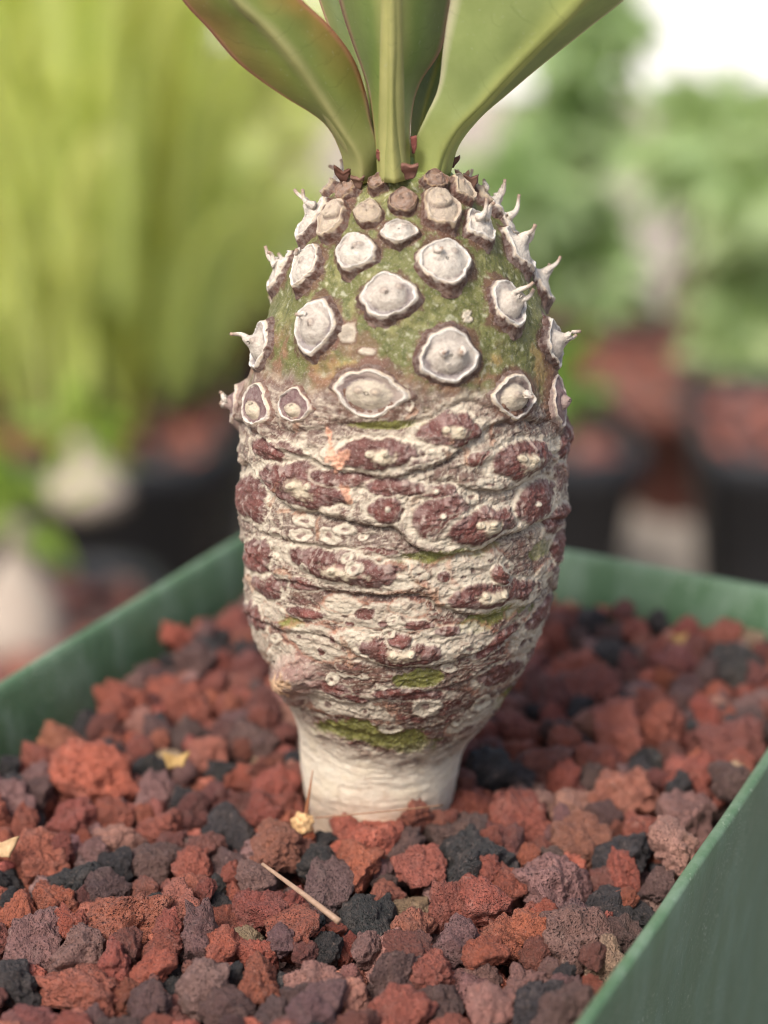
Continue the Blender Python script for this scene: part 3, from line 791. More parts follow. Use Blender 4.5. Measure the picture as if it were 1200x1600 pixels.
def tubercle_mesh(T, seed):
    r_ = np.random.default_rng(seed)
    NA, NR = 56, 30
    kind = T['kind']; a_, b_ = T['w'] / 2, T['h'] / 2
    an = np.linspace(0, 2 * np.pi, NA, endpoint=False)
    ca, sa = np.cos(an), np.sin(an)
    # outline: a rounded diamond, pointed below, uneven
    po = r_.uniform(1.3, 1.75) if kind not in ('lens', 'purple') else 1.6
    out = 1 / (np.abs(ca) ** po + np.abs(sa) ** po) ** (1 / po)
    ph = r_.uniform(0, 6.28, 4)
    out *= 1 + 0.045 * np.sin(3 * an + ph[0]) + 0.03 * np.sin(5 * an + ph[1]) + 0.02 * np.sin(9 * an + ph[3]) + 0.014 * np.sin(14 * an + ph[2])
    if kind == 'lens': out *= 1 + 0.10 * np.exp(-(np.minimum(an, 2 * np.pi - an) / 0.25) ** 2) + 0.10 * np.exp(-((an - np.pi) / 0.25) ** 2)
    rr_ = np.concatenate([[0], np.linspace(0.06, 0.82, 15), np.linspace(0.85, 1.03, 8), [1.07, 1.12, 1.18, 1.25, 1.33, 1.4]])
    NR = len(rr_)
    RR, AN = np.meshgrid(rr_, an, indexing='ij')
    OO = np.repeat(out[None], NR, 0)
    x = RR * OO * np.cos(AN); y = RR * OO * np.sin(AN)
    lipw = 0.036
    H = {'white': .10, 'whitegroove': .085, 'tan': .12, 'tanlobe': .14, 'brown': .10, 'lens': .055, 'purple': .06, 'purplehi': .05}[kind]
    h = H * sm(1.22, 1.0, RR)                                     # skirt
    g0 = -math.pi / 2 + r_.normal() * .9
    win = np.maximum(sm(-.55, .45, np.cos(AN - g0)), 1.0 if kind in ('purple', 'purplehi') else (.6 if kind == 'lens' else 0.0))                         # the groove runs only part of the way round
    lipw = lipw * (.75 + .5 * np.sin(2 * AN + ph[3]) * .5 + .25 * np.sin(5 * AN + ph[2]))
    h += lipw * np.exp(-((RR - 0.95) / 0.055) ** 2)                # lip
    by = -0.06; br = 0.74 if kind in ('white', 'tan', 'tanlobe', 'brown') else 0.64
    if kind == 'purple': br, by = 0.42, -0.28
    if kind == 'purplehi': br = 0.3
    bd = np.sqrt((x / br) ** 2 + ((y - by) / (br * 0.9)) ** 2)
    BH = {'white': .05, 'whitegroove': .07, 'tan': .02, 'tanlobe': .03, 'brown': .02, 'lens': .075, 'purple': .06, 'purplehi': .06}[kind]
    h += BH * sm(1.08, 0.45, bd)
    h -= (0.045 if kind in ('whitegroove', 'lens') else .022) * np.exp(-((bd - 1.14) / 0.16) ** 2) * sm(.97, .87, RR) * win
    h += .6 * lipw * (1 - win) * sm(.5, .9, RR) * sm(1.03, .9, RR)
    if kind == 'tanlobe':
        sp = np.sqrt((x / .74) ** 2 + ((y - .34) / .55) ** 2); h += 0.07 * sm(1.05, .8, sp); 
    if kind == 'purplehi': h += 0.05 * sm(1.0, 0.1, RR)
    for (sx, sy, L) in T['sp']:
        dd = np.hypot(x - sx, y - sy); h += (0.04 + 0.26 * min(L, .4)) * np.exp(-(dd / 0.24) ** 2) * sm(1, .8, RR)
    P3 = np.stack([x * a_, y * b_, h], -1).reshape(-1, 3)
    nz = fbm(P3 * 9 + seed * 3.1, 3, .6); nz2 = fbm(P3 * 24 + seed, 2)
    P3[:, 2] += (0.016 * nz + 0.007 * nz2) * (0.5 + 0.8 * sm(.8, 1.1, RR.ravel()))
    # follow the curve of the stem towards the hem
    R = np.interp(T['z'], Zs, Rs)
    P3[:, 2] -= (P3[:, 0] ** 2) / (2 * R) + (P3[:, 1] ** 2) / 9
    P3[:, 2] -= 0.07 * sm(1.15, 1.4, RR.ravel())
    cs, cl, cg, cb = [np.array(c) for c in KC[kind]]
    rf = RR.ravel() + 0.05 * nz; bf = bd.ravel() + 0.08 * nz
    c = np.repeat(cb[None], len(P3), 0) * (1 + 0.10 * nz[:, None])
    gm = sm(1.0, 1.18, bf) * (.25 + .75 * win.ravel())
    if kind == 'white': gm = gm * (0.5 + 0.5 * sm(-.2, .4, nz))
    c = lay(c, gm, cg * (1 + .18 * nz[:, None]))
    if kind in ('whitegroove', 'lens'):
        c = lay(c, np.exp(-((bf - 1.12 - .06 * nz) / .13) ** 2) * sm(-.5, .25, nz2 + nz) * win.ravel() * .9, np.array(lin(86, 75, 77)))
    c = lay(c, np.exp(-((bf - 1.10 - .1 * nz) / .12) ** 2) * win.ravel() * sm(-.4, .2, nz) * (.85 if kind == 'white' else 0), np.array(lin(112, 98, 96)))
    c = lay(c, sm(.15, .6, nz2 + .5 * nz) * .35, np.array(lin(150, 134, 122)))
    c = lay(c, sm(0.86, 0.91, rf) * .95, cl * (1 + .14 * nz[:, None]))
    c = lay(c, np.exp(-((rf - 1.01) / .025) ** 2) * .6, np.array(lin(206, 176, 134)))
    c = lay(c, sm(1.02, 1.06, rf), cs * (1 + .5 * nz2[:, None]))
    c = lay(c, sm(1.18, 1.3, rf) * sm(0, .5, nz2 + .2) * .5, np.array(lin(160, 134, 116)))
    if kind == 'tanlobe':
        sp = np.sqrt((x / .74) ** 2 + ((y - .34) / .55) ** 2).ravel(); c = lay(c, np.exp(-((sp - 1.0) / .06) ** 2) * .75, np.array(lin(96, 72, 58)))
        c = lay(c, np.exp(-((np.hypot(x, y - .34).ravel()) / .10) ** 2) * .7, np.array(lin(104, 84, 70)))
    for (sx, sy, L) in T['sp']:
        if L <= 0.1:
            dd = np.hypot(x - sx, y - sy).ravel(); c = lay(c, np.exp(-((dd - .13) / .04) ** 2) * .55, np.array(lin(110, 84, 72))); c = lay(c, sm(.1, .04, dd) * .5, np.array(lin(176, 146, 122)))
    F = []
    # merge the centre ring into one vertex
    Pm = np.vstack([P3[:1], P3[NA:]]); cm = np.vstack([c[:1], c[NA:]])
    for k in range(NA): F.append([0, 1 + k, 1 + (k + 1) % NA])
    for f in grid_faces(NA, NR - 1, True, 1): F.append(list(map(int, f)))
    hc = h
    return make_mesh('tubercle', Pm, F, M['tub'], np.clip(cm * .9, .02, .9))
def spine_mesh(L, seed, lean):
    r_ = np.random.default_rng(seed)
    n = 9; t = np.linspace(0, 1, n)
    path = np.stack([lean[0] * L * t ** 1.3 + .035 * np.sin(4 * t + seed), lean[1] * L * t ** 1.5 + .03 * np.sin(5 * t + 2 * seed), L * t], 1)
    rad = 0.042 * (1 - t) ** 2.2 + 0.030 - 0.006 * t + .006 * sm(.85, 1, t)
    rad[-1] *= 0.8
    Vt, F = tube(path, rad, 10)
    tt = np.repeat(t, 10)
    c = np.repeat(np.array(lin(206, 194, 178))[None], len(Vt), 0)
    c = lay(c, sm(.6, 1, tt) * .8, np.array(lin(140, 104, 78))); c *= (1 + .12 * fbm(Vt * 20, 2)[:, None])
    return make_mesh('spine', Vt, F, M['tub'], c)
for k, T in enumerate(TUBF):
    P, N, up, sd = frame(T['phi'], T['z'])
    up2 = np.cross(N, sd); up2 = up2 if up2[2] > 0 else -up2
    rot = Matrix((tuple(sd), tuple(up2), tuple(N))).transposed()
    roll = rng.normal() * 0.10 + (-.28 if T['kind'] == 'lens' and T['phi'] > .3 else 0)
    tilt = -0.10 if T['z'] > 8.2 else 0.0
    q = rot.to_quaternion() @ Quaternion((0, 0, 1), roll) @ Quaternion((1, 0, 0), tilt)
    o = obj('tubercle', tubercle_mesh(T, 100 + k), plant)
    o.rotation_mode = 'QUATERNION'; o.rotation_quaternion = q
    near = np.nonzero((np.abs(Zv - T['z']) < .12) & (np.abs((phv - T['phi'] + math.pi) % (2 * math.pi) - math.pi) < .08))[0]
    lift = max(0.05, float(hgt[near].mean()) - .02 if len(near) else 0)
    o.location = Vector((P - P0 + N * lift) * S)
    for j, (sx, sy, L) in enumerate(T['sp']):
        if L < 0.09: continue
        s_ = obj('spine', spine_mesh(L * .78, k * 3 + j, (sx * 1.1 + .12 * (-1) ** j, .16 + sy * .5)), o)
        s_.location = Vector((sx * T['w'] / 2, sy * T['h'] / 2, 0.17)) * S

# ---- leaves: rows of (left edge, midrib, right edge) as photograph points with a depth, from the stalk to the tip
def leaf(rows, mid_r, name_label, tints, cup=0.0, thick=0.02, n=46, m_=33, rib_side=-1, ribw=.25):
    """rows: (lx, ly, lY, mx, my, mY, rx, ry, rY) pixel + depth in cm"""
    R = []
    for r in rows:
        R.append(np.concatenate([at_y(r[0], r[1], r[2]), at_y(r[3], r[4], r[5]), at_y(r[6], r[7], r[8])]))
    R = spline(np.array(R), n)
    V_, UV, cc = [], [], []
    tt = np.linspace(0, 1, n)
    for i in range(n):
        L, Mi, Rr = R[i, :3], R[i, 3:6], R[i, 6:]
        for s_ in np.linspace(-1, 1, m_):
            a = abs(s_); e = L if s_ < 0 else Rr
            p = Mi * (1 - a) + e * a
            bul = cup * math.sin(math.pi * a) * np.linalg.norm(e - Mi)
            ww = a * np.linalg.norm(e - Mi) / max(.04, np.interp(tt[i], [0, 1], mid_r) * 1.25)
            p = p + np.array([0, rib_side * (bul + .55 * np.interp(tt[i], [0, 1], mid_r) * math.exp(-ww * ww)), 0])
            V_.append(p); UV.append((tt[i], s_, 0))
    V_ = np.array(V_); UV = np.array(UV)
    V_ += 0.012 * np.stack([noise(V_ * 1.2), noise(V_ * 1.2 + 5), noise(V_ * 1.2 + 11)], 1) * sm(.15, .4, UV[:, 0])[:, None]
    base_, edge_, rib_, red_ = [np.array(t) for t in tints]
    nz = fbm(V_ * 1.1 + 3, 3)
    c = base_[None] * (1 + .22 * nz[:, None])
    a = np.abs(UV[:, 1])
    c = lay(c, sm(.25, .95, a + .25 * nz) * sm(.2, .6, UV[:, 0]) * .7, red_)
    c = lay(c, sm(.90, .97, a) * sm(.02, .2, UV[:, 0]), edge_)
    c = lay(c, sm(ribw, .0, a), rib_)
    c = lay(c, sm(.42, .0, UV[:, 0] + .05 * nz) * .85, rib_)
    me = make_mesh('leaf', V_ - P0, grid_faces(m_, n), M['leaf'], np.clip(c, .01, .85), uvw=UV)
    o = obj('leaf', me, plant)
    o['label'] = name_label
    so_ = o.modifiers.new('thickness', 'SOLIDIFY'); so_.thickness = thick * S; so_.offset = 0
    path = R[:, 3:6] - np.array([0, rib_side, 0]) * (np.interp(tt, [0, 1], mid_r) * .8)[:, None]
    Vt, F = tube(path, np.interp(tt, [0, 1], mid_r), 12)
    ct = np.repeat(rib_[None], len(Vt), 0) * (1 + .1 * fbm(Vt * 2, 2)[:, None])
    uv2 = np.zeros((len(Vt), 3)); uv2[:, 0] = 0.5 / 15 * 0
    mr = obj('midrib', make_mesh('midrib', Vt - P0, F, M['leaf'], ct, uvw=uv2), o)
    return o
LG = lin(138, 146, 92); LR = lin(172, 132, 84); LE = lin(206, 158, 138); LB_ = lin(176, 184, 108)
RIB = lin(168, 164, 108)
leaf([(540, 275, -.35, 566, 282, -.55, 590, 272, -.35), (532, 236, -.45, 562, 246, -.62, 592, 238, -.4), (505, 190, -.5, 530, 196, -.72, 580, 192, -.3), (440, 147, -.5, 496, 142, -.85, 572, 148, -.2),
      (372, 98, -.4, 458, 88, -1.0, 552, 92, -.3), (325, 45, -.3, 415, 40, -1.1, 515, 40, -.5), (280, -8, -.2, 365, -8, -1.2, 462, -10, -.7), (230, -110, 0, 290, -120, -1.2, 370, -120, -.9), (205, -230, 0, 225, -260, -1.1, 270, -250, -1.0), (190, -330, -.4, 195, -345, -.8, 200, -330, -.8)],
     (0.17, 0.05), 'olive leaf blushed orange, arching out past the shorter leaves', (lin(146, 156, 84), lin(206, 146, 122), lin(186, 182, 122), lin(190, 146, 84)), cup=.10)
leaf([(590, 275, -.6, 616, 284, -.85, 642, 275, -.6), (588, 235, -.55, 613, 240, -.85, 640, 235, -.55), (583, 185, -.4, 612, 188, -.9, 642, 185, -.4), (574, 130, -.1, 612, 130, -.95, 655, 132, -.1),
      (552, 70, .15, 612, 70, -1.0, 688, 78, .1), (533, 10, .3, 612, 10, -1.05, 703, 12, .2), (518, -60, .4, 611, -60, -1.1, 712, -60, .3), (520, -180, .4, 610, -190, -1.2, 705, -180, .3), (560, -300, .1, 608, -320, -1.2, 660, -300, .1), (600, -390, -.9, 606, -400, -1.1, 612, -390, -.9)],
     (0.21, 0.09), 'upright leaf with a thick pale midrib between its neighbours', (lin(138, 160, 86), LE, lin(196, 192, 126), lin(150, 160, 92)), cup=.14, ribw=.5)
leaf([(650, 280, -.35, 676, 286, -.5, 702, 276, -.2), (648, 225, -.45, 690, 240, -.45, 716, 228, -.1), (664, 185, -.5, 714, 200, -.5, 748, 186, 0), (684, 140, -.5, 748, 166, -.55, 790, 148, .1),
      (692, 80, -.55, 790, 122, -.65, 850, 98, .1), (703, 10, -.6, 840, 72, -.8, 915, 46, 0), (720, -70, -.7, 892, 20, -.95, 985, -10, -.1), (790, -180, -.8, 980, -80, -1.1, 1070, -100, -.2), (930, -250, -.9, 1080, -190, -1.2, 1140, -200, -.5), (1120, -290, -1.0, 1150, -290, -1.1, 1160, -280, -1.0)],
     (0.15, 0.04), 'broad grey green leaf leaning away with faint dark veins', (lin(164, 176, 112), lin(222, 214, 184), lin(192, 196, 120), lin(164, 174, 110)), cup=.08)
leaf([(640, 262, .1, 655, 268, .0, 668, 262, .1), (642, 215, .2, 655, 218, .1, 668, 215, .2), (645, 165, .35, 664, 165, .2, 682, 160, .35), (655, 110, .55, 682, 105, .4, 706, 100, .5), (672, 40, .8, 706, 35, .6, 735, 30, .7), (690, -60, 1.0, 728, -70, .9, 765, -70, .9), (720, -170, 1.3, 748, -190, 1.2, 772, -180, 1.2), (762, -260, 1.5, 766, -270, 1.5, 770, -262, 1.5)],
     (0.12, 0.04), 'slim leaf half hidden behind the broad grey green leaf', (lin(136, 150, 96), LE, lin(168, 168, 98), lin(150, 150, 95)), cup=.1)
leaf([(572, 262, .1, 586, 268, .0, 600, 262, .1), (566, 205, .3, 580, 208, .2, 596, 205, .3), (552, 140, .6, 572, 140, .5, 590, 140, .6), (520, 60, 1.0, 552, 56, .9, 580, 60, 1.0), (490, -30, 1.4, 528, -34, 1.3, 562, -30, 1.4), (470, -140, 1.8, 500, -150, 1.8, 530, -140, 1.8), (470, -230, 2.1, 474, -238, 2.1, 480, -230, 2.1)],
     (0.11, 0.04), 'slim leaf half hidden behind the upright leaf', (lin(128, 142, 84), LE, lin(160, 164, 96), lin(150, 150, 95)), cup=.1)
# dried bracts and scales at the crown
def bract(px, py, w, h, dY, c, lean=0.2, notch=0.3, seed=0):
    p = at_y(px, py, dY); sc = 30 / FPX
    n = 11; m2 = 7
    V_, c2 = [], []
    for i in range(n):
        t = i / (n - 1)
        for j in range(m2):
            s_ = -1 + 2 * j / (m2 - 1)
            wd = w * sc * .5 * (0.35 + 0.65 * math.sin(min(t * 1.7, 1.45)))
            hh = h * sc * t * (1 - notch * (1 - abs(s_)) * t)
            V_.append((s_ * wd, -lean * h * sc * t ** 1.5 + .10 * s_ * s_ * wd * -1, hh)); c2.append(np.array(c) * (1.0 + .5 * t - .3 * abs(s_)))
    V_ = np.array(V_); V_ += .025 * np.stack([noise(V_ * 9 + seed), noise(V_ * 9 + 4 + seed), noise(V_ * 9 + 8 + seed)], 1)
    me = make_mesh('dried_bract', V_, grid_faces(m2, n), M['tinted'], np.clip(np.array(c2), .01, .8))
    o = obj('dried_bract', me, plant); o.location = Vector((p - P0) * S)
    o.modifiers.new('thickness', 'SOLIDIFY').thickness = 0.05 * S
    return o
BR = lin(128, 76, 68)
bract(640, 280, 24, 22, -1.0, lin(112, 78, 66), .5, .18, 1)
bract(536, 284, 26, 22, -.5, lin(84, 54, 42), .2, .5, 2)
bract(592, 252, 7, 14, -.75, lin(112, 66, 56), .2, .1, 3)
bract(647, 240, 7, 24, -.7, lin(112, 62, 54), .1, .0, 4)
bract(706, 262, 20, 18, -.1, lin(98, 70, 58), .1, .5, 5)
bract(722, 290, 20, 24, .0, lin(150, 120, 96), .1, .4, 6)
bract(560, 296, 20, 20, -.6, lin(110, 84, 70), .4, .3, 7)
bract(735, 300, 20, 26, -.1, lin(104, 76, 62), .1, .2, 8)
path = [at_y(*p) for p in ((705, 252, 0), (703, 236, 0), (709, 226, 0), (715, 229, 0))]
Vt, F = tube(spline(np.array(path), 14), np.linspace(.03, .012, 14), 7)
obj('dried_tendril', make_mesh('dried_tendril', Vt - P0, F, M['twig']), plant)

# ------------------------------------------------------------------ lava stones
def stone_mesh(seed, sub=5, name='lava_stone'):
    r_ = np.random.default_rng(seed)
    bm = bmesh.new(); bmesh.ops.create_icosphere(bm, subdivisions=sub, radius=1.0)
    D = np.array([v.co[:] for v in bm.verts]); F = np.array([[v.index for v in f.verts] for f in bm.faces]); bm.free()
    D /= np.linalg.norm(D, axis=1)[:, None]
    k = 11
    pn = r_.normal(size=(k, 3)); pn /= np.linalg.norm(pn, axis=1)[:, None]; pd = r_.uniform(.72, 1.02, k)
    dots = D @ pn.T
    rad_ = np.where(dots > .05, pd / np.maximum(dots, .05), 9)
    p = 16.0
    r = (np.sum(rad_ ** -p, 1)) ** (-1 / p); r = np.minimum(r, 1.35)
    P = D * r[:, None]
    r = r + 0.24 * fbm(P * 1.5 + seed * 7.7, 2) + 0.12 * fbm(P * 3.4 + seed, 4, .64)
    rid = 1 - np.abs(noise(P * 4.5 + seed * 2.1)) * 2
    r = r + 0.03 * rid
    pits = 130 if sub >= 5 else 40
    pc = r_.normal(size=(pits, 3)); pc /= np.linalg.norm(pc, axis=1)[:, None]; pr = r_.uniform(.03, .085, pits) * (1 + 1.6 * (r_.random(pits) < .16))
    for c, q in zip(pc, pr):
        a = np.arccos(np.clip(D @ c, -1, 1)) / q
        msk = a < 1.5
        r[msk] -= q * .75 * np.sqrt(np.clip(1 - (a[msk] / 1.05) ** 2, 0, 1)) - q * .12 * np.exp(-((a[msk] - 1.15) / .2) ** 2)
    r = r + 0.015 * fbm(P * 13, 2)
    P = D * np.maximum(r, .3)[:, None]
    P /= np.sqrt((P ** 2).sum(1)).mean()
    return P, F
SM = []
for k in range(16):
    P, F = stone_mesh(900 + k)
    SM.append(make_mesh('lava_stone', P, F, M['stone'], scale=S))
LOW = [stone_mesh(700 + k, 3) for k in range(8)]

SC = dict(rust=(160, 86, 62), red=(152, 81, 63), brick=(122, 69, 57), mauve=(130, 94, 86), plum=(98, 71, 64), black=(50, 47, 45), tan=(166, 136, 104), salmon=(174, 122, 105), orange=(160, 97, 74))
CN = dict(rust='rust red', red='brick red', brick='dull maroon', mauve='dusty mauve', plum='plum brown', black='charcoal black', tan='tan mottled', salmon='pale salmon', orange='orange red')
HAND = [(195,1420,62,'rust'),(315,1515,48,'mauve'),(400,1395,38,'red'),(452,1428,42,'rust'),(305,1340,36,'rust'),(130,1515,56,'red'),(235,1545,40,'plum'),(25,1510,42,'black'),(318,1440,48,'plum'),(505,1368,46,'plum'),
 (562,1300,58,'rust'),(505,1318,34,'plum'),(622,1306,32,'plum'),(648,1282,28,'rust'),(470,1318,30,'brick'),(540,1330,30,'brick'),(600,1336,28,'mauve'),(505,1450,27,'black'),(490,1505,48,'salmon'),(547,1520,34,'salmon'),(575,1412,46,'black'),(402,1510,40,'rust'),(425,1565,44,'plum'),(290,1588,40,'red'),(185,1290,38,'salmon'),(350,1270,40,'black'),
 (425,1212,36,'red'),(150,1212,60,'rust'),(105,1255,44,'red'),(115,1350,36,'black'),(280,1400,40,'orange'),(55,1440,50,'mauve'),(365,1330,38,'plum'),(60,1320,40,'red'),(245,1320,38,'plum'),(170,1360,36,'plum'),
 (710,1275,50,'plum'),(722,1328,60,'black'),(815,1258,48,'red'),(885,1235,38,'salmon'),(900,1297,42,'orange'),(980,1215,50,'orange'),(980,1312,44,'black'),(1055,1335,42,'salmon'),(1033,1408,38,'red'),(865,1358,62,'mauve'),
 (895,1450,55,'mauve'),(945,1385,36,'black'),(985,1402,28,'black'),(760,1388,48,'red'),(695,1395,36,'red'),(640,1420,38,'orange'),(660,1340,40,'red'),(722,1450,46,'mauve'),(787,1440,40,'rust'),(678,1490,44,'red'),
 (815,1505,32,'mauve'),(772,1555,50,'salmon'),(835,1557,46,'black'),(885,1525,36,'mauve'),(948,1475,36,'tan'),(615,1500,46,'plum'),(630,1560,44,'red'),(715,1588,44,'red'),(1085,1195,52,'red'),(1140,1232,36,'plum'),
 (1070,1262,46,'mauve'),(840,1180,46,'brick'),(760,1190,46,'black'),(895,1030,50,'rust'),(1020,1022,40,'mauve'),(1020,942,48,'black'),(1097,962,36,'red'),(1125,1002,40,'red'),(960,990,34,'plum'),(915,925,34,'mauve'),
 (970,1080,36,'black'),(1000,1052,36,'rust'),(1155,1032,48,'black'),(972,1132,50,'orange'),(1032,1130,40,'red'),(1140,1142,55,'brick'),(889,1135,38,'black'),(350,940,36,'rust'),(325,1002,40,'black'),(275,1000,24,'rust'),
 (190,1082,40,'rust'),(268,1068,42,'rust'),(135,1120,34,'black'),(70,1170,42,'red'),(235,1145,30,'rust'),(340,1182,30,'black'),(380,1060,42,'brick'),(400,1140,40,'plum'),(930,1075,40,'brick'),(1060,1085,36,'plum'),
 (1180,985,36,'rust'),(1175,1085,40,'mauve'),(860,1080,44,'brick'),(300,1130,36,'plum'),(440,1330,40,'orange'),(560,1345,34,'rust'),(600,1375,30,'orange'),(930,1190,36,'plum'),(1110,1330,34,'plum'),(350,1550,36,'plum'),
 (60,1570,46,'brick'),(180,1585,36,'plum'),(560,1580,42,'brick'),(830,1440,34,'rust'),(880,1590,44,'plum'),(940,1545,36,'plum')]
GX0, GX1, GY0, GY1, GS = -12.5, 11.5, -9.5, 13.0, 0.06
nx, ny = int((GX1 - GX0) / GS), int((GY1 - GY0) / GS)
gx = GX0 + (np.arange(nx) + .5) * GS; gy = GY0 + (np.arange(ny) + .5) * GS
Hm = np.full((ny, nx), -1.5)
XX, YY = np.meshgrid(gx, gy)
mi = np.linalg.inv(np.array([[dA[0], dB[0]], [dA[1], dB[1]]]))
aa = mi[0, 0] * (XX - Bk[0]) + mi[0, 1] * (YY - Bk[1]); bb = mi[1, 0] * (XX - Bk[0]) + mi[1, 1] * (YY - Bk[1])
inside = (aa > .55) & (aa < LA - .55) & (bb > .55) & (bb < LB - .55)
Hm[~inside] = 50
Hm[np.hypot(XX - 0.0, YY) < 1.13] = 50
stones = []
def try_z(x, y, r, c):
    i0 = int((x - r - GX0) / GS); i1 = int((x + r - GX0) / GS) + 1; j0 = int((y - r - GY0) / GS); j1 = int((y + r - GY0) / GS) + 1
    if i0 < 0 or j0 < 0 or i1 > nx or j1 > ny: return None
    q = ((gx[None, i0:i1] - x) ** 2 + (gy[j0:j1, None] - y) ** 2) / (r * r)
    w = np.where(q < 1, c * np.sqrt(np.clip(1 - q, 0, 1)), -99)
    return (Hm[j0:j1, i0:i1] + w)[q < 1].max(), (i0, i1, j0, j1, q, w)
def put(x, y, z, r, c, info, colr, hand=False):
    i0, i1, j0, j1, q, w = info
    Hm[j0:j1, i0:i1] = np.where(q < 1, np.maximum(Hm[j0:j1, i0:i1], z + w * .92), Hm[j0:j1, i0:i1])
    stones.append([x, y, z, r, c, colr, hand])
def level(x, y): return 0.10 + 0.14 * float(sm(3.0, .8, np.array(wall_dist(x, y)[3]))) + 0.28 * float(sm(4.2, 1.0, np.array(wall_dist(x, y)[0]))) + 0.10 * math.sin(x * .9 + 1) * math.cos(y * .7) - 0.035 * max(0, -x - 2) 
keys = ['rust', 'red', 'brick', 'mauve', 'plum', 'black', 'salmon', 'orange', 'tan']
pk = np.array([.19, .22, .15, .13, .11, .12, .035, .03, .015]); pk /= pk.sum()
def fill(target, rlo, rhi, maxn, cand=26, miss=25):
    fails = 0; n0 = 0
    while fails < miss and n0 < maxn:
        r = rng.uniform(rlo, rhi); c = r * rng.uniform(.72, .95); best = None
        for _ in range(cand):
            x = rng.uniform(GX0 + 1, GX1 - 1); y = rng.uniform(GY0 + 1, GY1 - 1)
            if not in_pot(x, y, .5 + r * .8): continue
            rs = try_z(x, y, r * .86, c * .86)
            if rs is None: continue
            sc_ = rs[0] - level(x, y)
            if best is None or sc_ < best[0]: best = (sc_, x, y, rs)
        if best is None or best[0] > target: fails += 1; continue
        put(best[1], best[2], best[3][0], r, c, best[3][1], str(rng.choice(keys, p=pk))); n0 += 1
fill(-0.62, .30, .44, 520)
for px, py, rp, cn in HAND:
    p = at_z(px, py, 0.15); _, _, dep = project(p[None]); r = rp * dep[0] / FPX * .93
    if not in_pot(p[0], p[1], .45 + r * .5): continue
    c = r * .82
    rs = try_z(p[0], p[1], r * .62, c * .62)
    if rs is None: continue
    z = min(max(rs[0], -0.22), 0.2)
    rs2 = try_z(p[0], p[1], r * .9, c * .9)
    if rs2 is None: continue
    put(p[0], p[1], z, r, c, rs2[1], cn, True)
fill(-0.20, .25, .40, 700)
fill(-0.02, .18, .28, 500)
fill(0.05, .11, .18, 350, 20, 20)
stone_obs = []
for k, (x, y, z, r, c, cn, hand) in enumerate(stones):
    o = obj('lava_stone', SM[int(rng.integers(len(SM)))], None, (x, y, z))
    el = rng.uniform(.88, 1.16, 2)
    o.rotation_euler = rng.uniform(0, 6.28, 3)
    o.scale = (r * el[0] * 1.05, r * el[1] * 1.05, c * 1.1)
    v = rng.uniform(.76, 1.18); cc = np.array(lin(*SC[cn])) * v * rng.uniform(.93, 1.07, 3)
    o.color = (*np.clip(cc, 0.01, .8), 1)
    stone_obs.append(o)

# ------------------------------------------------------------------ small dry bits lying on the stones
tw = [at_z(410, 1350, .75), at_z(470, 1394, .62), at_z(530, 1440, .50)]
Vt, F = tube(spline(np.array(tw), 16), np.linspace(.026, .05, 16), 8)
b0 = tw[1]
o = obj('dry_stick', make_mesh('dry_stick', Vt - b0, F, M['tinted'], np.repeat(np.array(lin(160, 132, 110))[None], len(Vt), 0)), None, b0)
tag(o, 'thin straight dry stick lying across the red lava stones', 'stick')
def blob(name, p, rx, ry, rz, c, label, cat, seed, rough=.25):
    bm = bmesh.new(); bmesh.ops.create_icosphere(bm, subdivisions=4, radius=1)
    D = np.array([v.co[:] for v in bm.verts]); F = np.array([[v.index for v in f.verts] for f in bm.faces]); bm.free()
    D *= (1 + rough * fbm(D * 1.6 + seed, 3))[:, None]
    nz = fbm(D * 3 + seed, 3)
    cols = np.clip(np.array(c)[None] * (1 + .3 * nz[:, None]), .02, .85)
    o = obj(name, make_mesh(name, D * np.array([rx, ry, rz]), F, M['tinted'], cols), None, p)
    if label: tag(o, label, cat)
    return o
p = at_z(472, 1290, .35)
bud = empty('dry_flower_bud', p); tag(bud, 'dried tan flower bud with a thin spike beside the pale stem base', 'flower bud')
for args in (((0, 0, 0), .17, .15, .20, lin(222, 178, 116), 2),):
    b1 = blob('bud', np.zeros(3), .17, .15, .20, lin(204, 166, 118), None, None, 2, .45); b1.parent = bud
    b2 = blob('calyx', np.array([.03, 0, -.16]), .15, .14, .14, lin(150, 84, 56), None, None, 4, .3); b2.parent = bud
q = [at_z(478, 1274, .45) - p, at_y(483, 1240, p[1] + .1) - p, at_y(489, 1202, p[1] + .15) - p]
Vt, F = tube(spline(np.array(q), 12), np.linspace(.035, .006, 12), 7)
obj('spike', make_mesh('spike', Vt, F, M['tinted'], np.repeat(np.array(lin(160, 108, 76))[None], len(Vt), 0)), bud)
q = [at_z(492, 1278, .4), at_z(560, 1272, .62), at_z(640, 1264, .72), at_z(692, 1258, .62)]
Vt, F = tube(spline(np.array(q), 18), np.full(18, .012), 7)
tag(obj('dry_straw', make_mesh('dry_straw', Vt - q[1], F, M['tinted'], np.repeat(np.array(lin(150, 112, 86))[None], len(Vt), 0)), None, q[1]), 'hair thin dry straw lying along the foot of the pale stem', 'straw')
